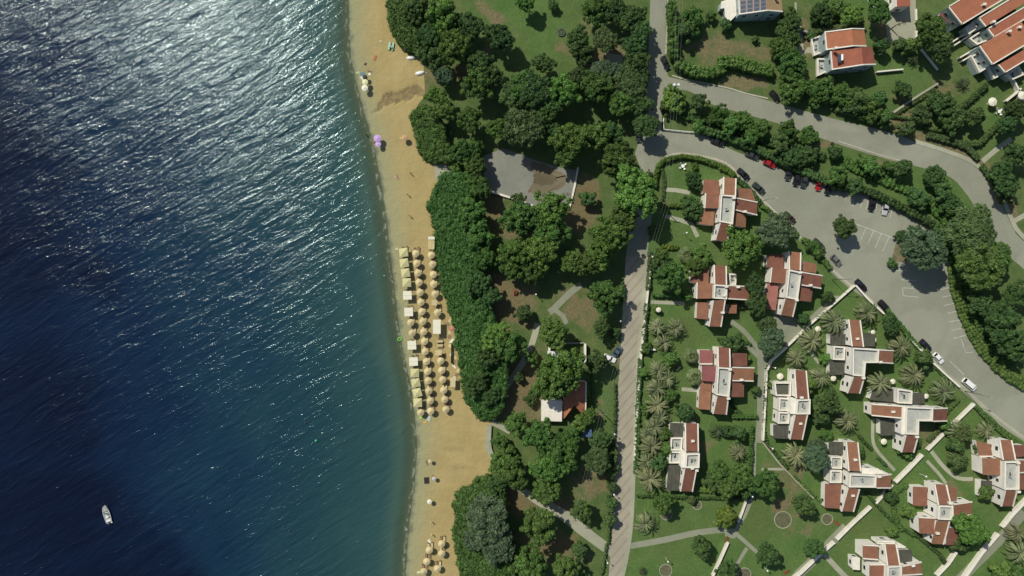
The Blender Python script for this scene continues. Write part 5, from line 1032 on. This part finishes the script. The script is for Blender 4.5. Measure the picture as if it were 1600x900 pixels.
x,y=g(805,458); e=thing('red_slide',(x,y,.05),'small red playground slide on the dry lawn','slide',None,1.5)
RS=mat('red plastic',(0.32,0.03,0.02),.5); b=MB(); b.prism([(-.9,-.3,.05),(.6,-.3,1.3),(.6,.3,1.3),(-.9,.3,.05)],[(-.9,-.3,.12),(.6,-.3,1.37),(.6,.3,1.37),(-.9,.3,.12)]); b.box((.85,0,1.33),(.5,.6,.07))
for s in(-1,1): b.prism([(-.9,s*.3-.03,.1),(.6,s*.3-.03,1.35),(.6,s*.3+.03,1.35),(-.9,s*.3+.03,.1)],[(-.9,s*.3-.03,.3),(.6,s*.3-.03,1.55),(.6,s*.3+.03,1.55),(-.9,s*.3+.03,.3)])
part('chute',b,RS,e,False); b=MB(); [b.tube((1.05,s*.26,0),(1.05,s*.26,1.9),.04,n=6) for s in(-1,1)]; [b.tube((1.05,-.26,.25*k),(1.05,.26,.25*k),.03,n=6) for k in range(1,6)]; part('ladder',b,RS,e,False)
x,y=g(877,51); e=thing('picnic_bench_ring',(x,y,.05),'dark hexagonal bench ring on the upper park lawn','bench',None,.3)
b=MB(); [b.box((1.0*math.cos(k*1.0472),1.0*math.sin(k*1.0472),.45),(.4,1.15,.07),k*1.0472) for k in range(6)]; part('seat',b,DARKM,e,False); [part('leg',MB().tube((1.15*math.cos(k*1.0472+.52),1.15*math.sin(k*1.0472+.52),0),(1.15*math.cos(k*1.0472+.52),1.15*math.sin(k*1.0472+.52),.42),.06,n=6),DARKM,e,False) for k in range(6)]
part('inner_bed',MB().tube((0,0,0),(0,0,.3),.6,.7,n=10),mat('bench bed grass',(0.06,0.10,0.03),.9,.4,3),e,False)
x,y=g(890,304); e=thing('basketball_hoop',(x,y,.05),'dark hoop stand at the right edge of the concrete lot','hoop',None,.4)
part('pole',MB().tube((0,0,0),(0,0,3),.09,n=8).tube((0,0,2.8),(-.9,0,3.1),.06,n=6),DARKM,e,False); part('backboard',MB().box((-.95,0,3.2),(.06,1.5,1.0)),mat('backboard',(0.05,0.05,0.05),.6),e,False); part('hoop',MB().rings([[(-1.25+(.23+.03*math.cos(b_))*math.cos(a_),(.23+.03*math.cos(b_))*math.sin(a_),2.85+.03*math.sin(b_)) for b_ in (0,1.57,3.14,4.71)] for a_ in [k*.5236 for k in range(13)]],False),RS,e,False)
x,y=g(1252,706) ; 
x,y=g(1059,577); e=thing('sun_bed',(x,y,.05),'pale sun bed on the lawn beside the three upper palms','sun bed','loungers on garden lawns',.9)
part('mattress',MB().box((0,0,.36),(1.3,.6,.1)).prism([(.65,-.3,.32),(1.15,-.3,.55),(1.15,.3,.55),(.65,.3,.32)],[(.65,-.3,.42),(1.1,-.3,.65),(1.1,.3,.65),(.65,.3,.42)]),CANV,e,False); [part('leg',MB().tube((a,b_,0),(a,b_,.31),.03,n=5),WOOD,e,False) for a in(-.55,.55) for b_ in(-.25,.25)]
# ------------------------------------------------------------------ the beach
def beachz(px,py): d=(px-float(sh(py)))*K; return min(0.0,-0.25+0.05*d)
def parasol_thatch():
    n=14; b=MB(); R=1.12; h=2.05; rr=[]
    for k,(f,z) in enumerate([(1.0,-.10),(1.0,0),(.72,.17),(.42,.34),(.10,.52),(.03,.60)]):
        rr.append([(R*f*math.cos(6.2832*i/n),R*f*math.sin(6.2832*i/n),h+z) for i in range(n)])
    b.rings(rr,True); return b.mesh('canopy',CANV)
def parasol_square(m):
    a=1.32; h=2.1; b=MB(); P=[(-a,-a,h),(a,-a,h),(a,a,h),(-a,a,h)]; b.add(P+[(0,0,h+.55)]+[(x,y,h-.18) for x,y,_ in P],[(i,(i+1)%4,4) for i in range(4)]+[(5+i,5+(i+1)%4,(i+1)%4,i) for i in range(4)]); return b.mesh('canopy',m)
def parasol_flat():
    a=1.34; h=2.15; b=MB()
    for k in range(2): b.box((0,(-.66+1.33*k),h+.02*k),(2*a,1.30,.06))
    b.box((0,0,h+.07),(2*a,.08,.05)); return b.mesh('canopy',CANVW)
POLEM=MB().tube((0,0,-.1),(0,0,2.1),.05,n=6).mesh('pole',WOOD); POLE4=MB(); [POLE4.tube((sx*1.2,sy*1.2,-.1),(sx*1.2,sy*1.2,2.12),.05,n=5) for sx in(-1,1) for sy in(-1,1)]; POLE4=POLE4.mesh('posts',WOOD)
CAN={'r':parasol_thatch(),'s':parasol_square(CANVG),'f':parasol_flat()}
LB_=MB(); LB_.box((0,0,.33),(.62,1.3,.06)); LB_.prism([(-.31,.66,.30),(.31,.66,.30),(.31,1.15,.6),(-.31,1.15,.6)],[(-.31,.66,.36),(.31,.66,.36),(.31,1.12,.66),(-.31,1.12,.66)]); LBM=LB_.mesh('bed',WOOD)
LC=MB(); LC.box((0,0,.40),(.58,1.28,.08)); LCM=LC.mesh('mattress',CANV); LLM=MB(); [LLM.tube((sx*.26,sy*.55,-.05),(sx*.26,sy*.55,.31),.03,n=5) for sx in(-1,1) for sy in(-1,1)]; LLM=LLM.mesh('legs',WOOD)
def lounger(x,y,z,rz,label,mat_=True,grp='wooden sun loungers on the beach'):
    e=thing('sun_lounger',(x,y,z),label,'sun lounger',grp,rz)
    for n_,me in (('bed',LBM),('leg_frame',LLM))+((('mattress',LCM),) if mat_ else ()): o=link(bpy.data.objects.new(n_,me)); o.parent=e
    return e
def bparasol(px,py,k,label,rz=0,grp=None,lounge=None):
    x,y,_=at(px,py,2.15); z=beachz(px,py); e=thing('beach_parasol',(x,y,z),label,'parasol',grp,rz)
    c=link(bpy.data.objects.new('canopy',CAN[k])); c.parent=e; p_=link(bpy.data.objects.new('pole' if k!='f' else 'post_frame',POLEM if k!='f' else POLE4)); p_.parent=e
    if lounge:
        for s,w in ((-1,'left'),(1,'right')): lounger(x+s*.55+.15,y+.85+.1*s,z,random.uniform(-.12,.12),f'{w} sun lounger under the '+lounge,random.random()<.5)
C1=[(630.5,394.5,'s',.12),(631.5,411,'s',.16),(633.5,426.5,'s',.16),(635.5,441.5,'s',.03),(636.5,461.5,'f',0.02),(638.5,487.5,'f',0.02),(641.5,504,'r',0),(643.7,520.5,'r',0),(643.5,539.5,'f',0.03),(646,565,'f',0.03),(648,583,'s',0),(649.5,598.5,'s',.2),(651.8,614,'s',.28),(652.5,629.5,'s',.03),(657,645,'r',0)]
C2=[(649.5,396),(651,411.5),(653,426.5),(654.5,441.5),(656.2,457),(657.5,472.5),(659,487),(660.5,502.5),(661.8,518.5),(663,533.5),(664,549.5),(666.2,565),(668,580.5),(669,595),(670,611),(672,626.5),(672.8,642.5)]
C3=[(673.7,398.5),(675.7,413),(676.8,429),(677.5,444),(679.5,459.5),(683.5,488.5),(688.5,564),(690,579),(691.5,593.5),(693,610),(694.5,624.5),(696.5,640)]
C4=[(690,850),(670.7,860),(690,865.5),(666.7,877.8),(683.3,889),(662,893.5)]
kn={'s':'pale green square parasol','f':'white flat canopy','r':'round straw parasol'}
for i,(x,y,k,rz) in enumerate(C1): bparasol(x,y,k,f'{kn[k]}, {("first" if i==0 else ORD[i])} from the top in the waterside row',rz,'parasols of the waterside row',f'{("first" if i==0 else ORD[i])} shade of the waterside row')
for i,(x,y) in enumerate(C2): bparasol(x,y,'r',f'round straw parasol, {("first" if i==0 else ORD[i])} from the top in the middle row',random.random(),'parasols of the middle row',f'{("first" if i==0 else ORD[i])} parasol of the middle row')
for i,(x,y) in enumerate(C3): bparasol(x,y,'r',f'round straw parasol, {("first" if i==0 else ORD[i])} from the top in the inner row',random.random(),'parasols of the inner row',f'{("first" if i==0 else ORD[i])} parasol of the inner row')
for i,((x,y),w) in enumerate(zip(C4,['top right','top left','middle right','middle left','bottom right','bottom left'])): bparasol(x,y,'r',f'round straw parasol, {w} of the six at the bottom of the beach',random.random(),'six lower beach parasols',f'{w} parasol of the lower six')
# frames and awnings among the rows
def frame(px,py,w,d,h,m,label,name,cat='awning',slats=0,rz=0,posts=True):
    x,y,_=at(px,py,h); e=thing(name,(x,y,0),label,cat,None,rz); b=MB()
    if slats:
        for i in range(slats): b.box((-w/2+(i+.5)*w/slats,0,h),(w/slats*.72,d,.06))
        b.box((0,-d/2+.05,h-.05),(w,.08,.06)).box((0,d/2-.05,h-.05),(w,.08,.06))
    else: b.box((0,0,h),(w,d,.07)).box((0,0,h+.05),(w*.98,.06,.04))
    part('cover',b,m,e,False)
    for sx in(-1,1):
        for sy in(-1,1): part('post',MB().tube((sx*(w/2-.08),sy*(d/2-.08),-.1),(sx*(w/2-.08),sy*(d/2-.08),h-.04),.05,n=5),WOOD,e,False)
    return e
frame(674,372,2.0,.9,2.5,CANVW,'bright white board on top of the changing cabin row','cabin_awning'); frame(674,380.5,2.0,3.4,2.3,CANV,'tan roofed changing cabin at the top of the inner row','changing_cabin','cabin',4)
frame(682.5,510.5,2.4,4.4,2.7,CANVW,'large white awning in the middle of the parasol rows','kiosk_awning'); frame(678.5,473,1.7,1.6,2.2,CANV,'square straw frame with a hole in the inner row','straw_gazebo'); frame(685,551,2.0,1.6,2.1,CANV,'square straw shade below the two picnic tables','straw_gazebo')
frame(707.5,597,1.6,3.0,2.2,CANV,'tall pale board shade beside the shrub belt','board_shade'); 
# reed screen: upright panel
x,y=g(705,551); e=thing('reed_screen',(x,y,0),'long upright reed screen near the shrub belt','screen',None,-.03); b=MB(); [b.tube((0,-3.1+.12*k,-.05),(0,-3.1+.12*k,1.5+.06*math.sin(k*2.1)),.05,n=5) for k in range(52)]; part('reed_panel',b,CANV,e,False); b=MB(); [b.tube((.08,-3.1,z),(.08,3.1,z),.03,n=5) for z in(.4,1.2)]; part('rail',b,WOOD,e,False)
for k,(px,py) in enumerate([(688,533),(688,539.5)]):
    x,y=g(px,py); e=thing('picnic_table',(x,y,0),['upper','lower'][k]+' wooden picnic table below the white awning','table','picnic tables'); b=MB(); [b.box((0,-.3+.15*j,.74),(1.7,.13,.04)) for j in range(5)]; part('tabletop',b,CANV,e,False)
    for s in(-1,1): part('bench_seat',MB().box((0,s*.68,.43),(1.7,.25,.04)),WOOD,e,False); part('leg',MB().prism([(s*.6-.04,-.7,-.03),(s*.6+.04,-.7,-.03),(s*.6+.04,.7,-.03),(s*.6-.04,.7,-.03)],[(s*.6-.04,-.3,.72),(s*.6+.04,-.3,.72),(s*.6+.04,.3,.72),(s*.6-.04,.3,.72)]),WOOD,e,False)
gparasol(706.5,514,4,'small red and white parasol at the edge of the shrub belt',2.0,mat('faded red canvas',(0.42,0.16,0.11),.8),'beach_parasol',None)
BP='bathers own parasols'
gparasol(570,137.5,5.2,'cream parasol, lower of two at the top waterline',2.0,CANVW,'beach_parasol',BP); gparasol(570.5,128.5,4.8,'pale yellow parasol, upper of two at the top waterline',2.0,mat('pale yellow canvas',(.62,.60,.33),.8),'beach_parasol',BP)
gparasol(570.5,121,3.8,'small black parasol above the pale yellow one',1.6,mat('black canvas',(.02,.02,.02),.8),'beach_parasol',BP)
gparasol(590,216.5,6.2,'large lilac parasol near the water',2.0,mat('lilac canvas',(.44,.30,.55),.8),'beach_parasol',BP); gparasol(591,225,4.6,'small lilac parasol just below the large one',1.8,mat('lilac canvas two',(.50,.34,.60),.8),'beach_parasol',BP)
gparasol(632,215.5,5,'orange tan parasol on the open sand',1.9,mat('orange tan canvas',(.44,.27,.13),.8),'beach_parasol',BP); gparasol(671,784,4,'small pinkish white parasol on the lower beach',1.9,CANVW,'beach_parasol',BP); gparasol(672,721,3.2,'small straw coloured parasol on the lower beach',1.7,CANV,'beach_parasol',BP)
gparasol(678,748,3.4,'small pale grey parasol beside the black mat',1.7,mat('grey canvas',(.42,.40,.38),.8),'beach_parasol',BP)
def closed(px,py,label):
    x,y=g(px,py); e=thing('closed_parasol',(x,y,beachz(px,py)),label,'parasol','closed parasols stuck in the sand'); part('canopy',MB().tube((0,0,.9),(0,0,2.2),.22,.05,8).tube((0,0,.7),(0,0,.9),.1,.22,8),CANVW,e,False); part('pole',MB().tube((0,0,-.1),(0,0,2.3),.035,n=6),WOOD,e,False)
closed(674,814,'closed white parasol, upper of two above the lower six'); closed(675,834,'closed thin parasol just above the lower six'); closed(640,337,'closed white parasol on the sand above the parasol rows')
TW=lambda n,c: mat('towel '+n,c,.95,.15,4)
def towel(px,py,w,d,rz,m,label):
    x,y=g(px,py); z=beachz(px,py)
    b=MB(); n=6
    for i in range(n): b.prism([(-w/2+w*i/n,-d/2,z+.01),(-w/2+w*(i+1)/n,-d/2,z+.01),(-w/2+w*(i+1)/n,d/2,z+.01),(-w/2+w*i/n,d/2,z+.01)],[(-w/2+w*i/n,-d/2,z+.06+.02*(i%2)),(-w/2+w*(i+1)/n,-d/2,z+.06+.02*((i+1)%2)),(-w/2+w*(i+1)/n,d/2,z+.06+.02*((i+1)%2)),(-w/2+w*i/n,d/2,z+.06+.02*(i%2))])
    o=part('beach_towel',b,m,None); o.location=(x,y,0.05); o.rotation_euler.z=rz; tag(o,label,'towel','towels and mats on the sand')
towel(666.7,750.7,1.6,2.0,.05,TW('black',(.025,.022,.02)),'square black mat on the lower beach'); towel(586,90.5,.7,1.5,-.3,TW('orange',(.42,.14,.06)),'orange towel near the top waterline'); towel(566.5,115.5,1.6,.9,.2,TW('blue',(.12,.22,.26)),'blue towel above the black parasol'); towel(559,113.5,1.2,.7,.1,TW('green',(.42,.48,.22)),'pale green towel nearest the top waterline'); towel(566,122.5,.8,1.7,.7,TW('cream',(.6,.58,.4)),'cream towel left of the black parasol'); towel(577.5,116,.8,.8,.3,TW('white',(.7,.68,.5)),'white towel right of the blue one'); towel(595,65,.8,.6,.1,TW('sand',(.52,.45,.28)),'sand coloured towel near the green pedal boat'); towel(571,100,.9,.6,.8,TW('dark',(.05,.05,.04)),'dark cloth on the sand above the blue towel'); towel(627,216,1.0,.9,.2,TW('yellow',(.45,.42,.16)),'yellow towel left of the orange tan parasol'); towel(637,219.5,1.2,.5,.4,TW('pink',(.5,.35,.2)),'tan towel right of the orange tan parasol'); towel(657.5,652.5,.9,.9,.3,TW('lime',(.30,.52,.10)),'lime towel below the last waterside parasol'); towel(664,660,1.1,.7,.1,TW('amber',(.55,.38,.08)),'amber towel below the middle row'); towel(670,654,1.1,1.5,-.3,TW('aqua',(.42,.50,.42)),'pale aqua towel below the middle row'); towel(619,276,.9,.8,.1,TW('rose',(.55,.36,.30)),'rose towel in the middle of the open sand'); towel(688.5,886,1.0,.6,.5,TW('white two',(.75,.73,.6)),'white towel beside the bottom right lower parasol'); towel(671,846,.8,1.3,.4,TW('ivory',(.7,.68,.5)),'ivory towel above the lower parasols'); towel(655,894,1.4,.7,.2,TW('yellow two',(.6,.6,.35)),'yellow towel at the bottom waterline'); towel(620,392-3,.9,.7,.1,TW('mint',(.46,.52,.32)),'mint towel left of the first square parasol')
rs=random.Random(12)
for k in range(16):
    yy=500+k*6.6; xx=float(np.interp(yy,[500,560,610],[703,709,712]))+rs.uniform(-4,6); x,y=g(xx,yy)
    b=MB().box((0,0,.04),(rs.uniform(.5,1.1),rs.uniform(.8,1.9),.06)).box((.1,.2,.10),(.4,.9,.06),.3); o=part('straw_mat',b,[CANV,WOOD,CANVW][k%3]); o.location=(x,y,0); o.rotation_euler.z=rs.uniform(-.8,.8); tag(o,('topmost' if k==0 else ORD[k])+' straw mat from the top, between parasols and shrub belt','mat','straw mats beside the shrub belt')
# boats ----------------------------------------------------------------
def hull(L_,W_,H_,z0,n=14,bow=0.0):
    b=MB(); R=[]; Ri=[]
    for i in range(n+1):
        t=i/n; x=-L_/2+L_*t; w=W_/2*(0.82+0.18*math.sin(min(1,t*2.2)*1.57))*max(0.0,1-max(0,(t-.45)/.55)**2.4)**.6
        w=max(w,.03); k=z0+H_+.12*t*t
        R.append([(x,-w*.62,z0),(x,w*.62,z0),(x,w,k),(x,w-.09 if w>.12 else w*.5,k+.02),(x,(w-.14) if w>.2 else w*.3,z0+H_*.45),(x,-((w-.14) if w>.2 else w*.3),z0+H_*.45),(x,-(w-.09 if w>.12 else w*.5),k+.02),(x,-w,k)])
    b.rings(R); return b
GEL=mat('white gelcoat',(.72,.72,.66),.35,.06,1); BSH=mat('boat interior grey',(.36,.38,.36),.6,.2,2)
x,y=g(167.5,803); e=thing('motor_boat',(x,y,-.25),'white motor boat alone on the dark sea','boat',None,math.radians(107)) 
part('hull',hull(5.6,2.1,.75,-.15),GEL,e,False); part('cockpit_floor',MB().box((-.5,0,.22),(3.4,1.25,.04)),BSH,e,False); part('foredeck',MB().prism([(1.0,-.75,.60),(2.5,-.22,.70),(2.5,.22,.70),(1.0,.75,.60)],[(1.0,-.75,.68),(2.5,-.22,.78),(2.5,.22,.78),(1.0,.75,.68)]),BSH,e,False)
part('console',MB().prism([(-.1,-.35,.24),(.6,-.35,.24),(.6,.35,.24),(-.1,.35,.24)],[(0,-.3,1.0),(.45,-.3,.85),(.45,.3,.85),(0,.3,1.0)]),GEL,e,False); part('windscreen',MB().prism([(.42,-.32,.86),(.5,-.32,.86),(.5,.32,.86),(.42,.32,.86)],[(.25,-.3,1.25),(.3,-.3,1.25),(.3,.3,1.25),(.25,.3,1.25)]),GLASS,e,False)
part('seat',MB().box((-.8,0,.5),(.5,.9,.5)),GEL,e,False); part('stern_bench',MB().box((-2.1,0,.48),(.55,1.5,.42)),GEL,e,False); ob=part('outboard_motor',MB().box((-2.95,0,.75),(.45,.4,.5)).tube((-2.95,0,.6),(-2.95,0,-.5),.1,.07,8),DARKM,e,False)
part('swim_platform',MB().box((-2.85,.55,.2),(.5,.5,.06)).box((-2.85,-.55,.2),(.5,.5,.06)),GEL,e,False)
for px,py,rz,L_,l in [(642,90.5,.12,3.0,'upper of two overturned white dinghies by the shrub belt'),(656,114.5,.22,3.1,'lower white dinghy beached beside rough ground')]:
    x,y=g(px,py); e=thing('beached_dinghy',(x,y,.0),l,'boat','white dinghies on the sand',rz); b=MB(); R=[]
    for i in range(13):
        t=i/12; xx=-L_/2+L_*t; w=.66*(1-abs(2*t-1.0)**2.6)**.55 if 0<t<1 else .05; hh=.5*(1-abs(2*t-1)**3)+.05; R.append([(xx,w*math.cos(a),.02+hh*math.sin(a)) for a in [k*math.pi/8 for k in range(9)]])
    b.rings(R); part('hull',b,GEL,e,False,smooth=True); part('keel',MB().tube((-L_/2+.2,0,.42),(L_/2-.2,0,.42),.09,n=6),GEL,e,False)
    part('tiller',MB().tube((L_/2,0,.1),(L_/2+.7,-.3,.05),.05,n=6),GEL,e,False)
x,y=g(611.5,72.5); e=thing('pedal_boat',(x,y,0),'green and white pedal boat on the sand by the shrub belt','pedal boat',None,1.42); PG=mat('mint plastic',(.25,.48,.30),.5); 
for s in(-1,1): part('float',MB().rings([[(xx,s*.55-w,.05),(xx,s*.55+w,.05),(xx,s*.55+w,.05+h_),(xx,s*.55-w,.05+h_)] for xx,w,h_ in [(-1.35,.16,.25),(-1.1,.27,.42),(.9,.27,.42),(1.35,.1,.3)]]),PG,e,False)
part('deck',MB().box((0,0,.42),(1.7,.7,.08)),DARKM,e,False); [part('seat',MB().box((-.3,s*.3,.6),(.5,.4,.1)).box((-.6,s*.3,.85),(.1,.4,.5)),PG,e,False) for s in(-1,1)]
x,y=g(624.5,530); e=thing('inflatable_ring',(x,y,beachz(624.5,530)+.1),'lime green inflatable at the waterline beside the parasol rows','inflatable',None,.5); LG=mat('lime vinyl',(.22,.55,.10),.4)
part('tube',MB().rings([[((.62+.17*math.cos(b_))*math.cos(a_),(.42+.17*math.cos(b_))*math.sin(a_),.1+.17*math.sin(b_)) for b_ in [k*1.0472 for k in range(6)]] for a_ in [k*.3927 for k in range(17)]],False),LG,e,False); part('backrest',MB().box((-.6,0,.4),(.2,.7,.4)),LG,e,False)
x,y=g(494,689); e=thing('mooring_buoy',(x,y,-.25),'green buoy floating off the beach','buoy'); part('float',MB().ball((0,0,.15),.5,.9,14,8),mat('green buoy plastic',(.03,.32,.12),.4),e,False,smooth=True); part('ring_top',MB().tube((0,0,.5),(0,0,.9),.08,n=8),DARKM,e,False)
for px,py,l in [(443,823,'upper small dark marker buoy off the lower beach'),(452,830,'lower small dark marker buoy off the lower beach'),(477,661,'small dark marker buoy above the green buoy')]:
    x,y=g(px,py); e=thing('marker_buoy',(x,y,-.25),l,'buoy','small dark marker buoys'); part('float',MB().ball((0,0,.1),.28,1,10,6),DARKM,e,False,smooth=True); part('stem',MB().tube((0,0,.3),(0,0,.6),.04,n=6),DARKM,e,False)
# ------------------------------------------------------------------ people
SKIN=mat('skin',(.36,.20,.13),.6); CLA=mat('dark swimwear',(.03,.03,.05),.8); CLB=mat('red swimwear',(.35,.05,.04),.8); HAIR=mat('dark hair',(.025,.018,.012),.7)
def person(px,py,pose,rz,cl,label):
    x,y=g(px,py); z=beachz(px,py)
    if pose=='stand': J=[(0,0,.95),(0,0,1.15),(0,.01,1.42),(0,.02,1.55),(-.09,0,.90),(-.11,.12,.50),(-.11,-.02,.08),(-.11,.13,.04),(.09,0,.90),(.12,-.10,.50),(.12,-.22,.10),(.12,-.08,.04),(-.19,0,1.40),(-.30,.05,1.14),(-.33,.20,.92),(.19,0,1.40),(.32,0,1.15),(.36,.14,.95)]; hd=(0,.03,1.70)
    else: J=[(0,0,.16),(0,.2,.17),(0,.48,.19),(0,.62,.20),(-.1,-.08,.15),(-.14,-.5,.17),(-.15,-.9,.10),(-.15,-.98,.2),(.1,-.08,.15),(.15,-.48,.24),(.16,-.9,.10),(.16,-.98,.2),(-.19,.46,.18),(-.36,.26,.12),(-.40,.02,.1),(.19,.46,.18),(.36,.62,.14),(.2,.8,.12)]; hd=(0,.78,.21)
    E=[(0,1),(1,2),(2,3),(0,4),(4,5),(5,6),(6,7),(0,8),(8,9),(9,10),(10,11),(2,12),(12,13),(13,14),(2,15),(15,16),(16,17)]
    Rr=[.15,.14,.15,.06,.10,.07,.045,.035,.10,.07,.045,.035,.06,.045,.03,.06,.045,.03]
    # hands: palm with four fingers and a thumb
    for base,side in ((14,-1),(17,1)):
        d=(Vector(J[base])-Vector(J[base-1])).normalized(); pi=len(J); J.append(tuple(Vector(J[base])+d*.07)); E.append((base,pi)); Rr.append(.032)
    me=bpy.data.meshes.new('body'); me.from_pydata(J,E,[]); e=thing('person',(x,y,z),label,'person',None,rz)
    o=link(bpy.data.objects.new('body',me)); o.parent=e; me.materials.append(SKIN); sk=o.modifiers.new('skin','SKIN'); 
    for i,v in enumerate(me.skin_vertices[0].data): v.radius=(Rr[i],Rr[i]*.8)
    me.skin_vertices[0].data[0].use_root=True; ss=o.modifiers.new('sub','SUBSURF'); ss.levels=1; ss.render_levels=2
    for base in (18,19):
        p0=Vector(J[base]); d=(p0-Vector(J[14 if base==18 else 17])).normalized(); sd_=d.orthogonal().normalized(); hb=MB()
        for k in range(4): a=p0+sd_*(k-1.5)*.018; hb.tube(a,a+d*.045,.009,.008,5); hb.tube(a+d*.04,a+d*(.075-.008*abs(k-1.4))+d.cross(sd_)*.02,.008,.006,5)
        hb.tube(p0-d*.02,p0+sd_*.05+d*.02,.010,.008,5); part('hand',hb,SKIN,e,False)
    b=MB().ball(hd,.105,1.15,12,8).box((hd[0],hd[1]+(.105 if pose=='stand' else 0),hd[2]+(0 if pose=='stand' else .11)),(.025,.03,.04)); part('head',b,SKIN,e,False,smooth=True)
    part('hair',MB().ball((hd[0],hd[1]-.02,hd[2]+.03 if pose=='stand' else hd[2]-.02),.112,1.05,12,8),HAIR,e,False,smooth=True)
    c=J[0]; part('swimwear',MB().ball((c[0],c[1],c[2]-.02 if pose=='stand' else c[2]),.175,.8,12,6),cl,e,False,smooth=True)
person(572,210,'stand',.4,CLA,'person walking at the waterline above the lilac parasols'); person(642,271,'stand',2.2,CLA,'person standing on the open sand in dark swimwear'); person(637.5,304.5,'stand',1.0,CLB,'person in red swimwear walking on the open sand'); person(666.5,722.5,'lie',.3,CLA,'person lying beside the small straw coloured parasol'); person(577,111,'lie',1.2,CLB,'person lying right of the blue towel'); person(620.5,276.5,'lie',.6,CLA,'person lying on the rose towel'); person(611,434.5,'stand',-.6,CLA,'person standing in the shallows beside the waterside row'); person(586,221,'lie',2.0,CLA,'person lying left of the lilac parasols'); person(676,746,'lie',.1,CLB,'person lying at the small pale grey parasol')
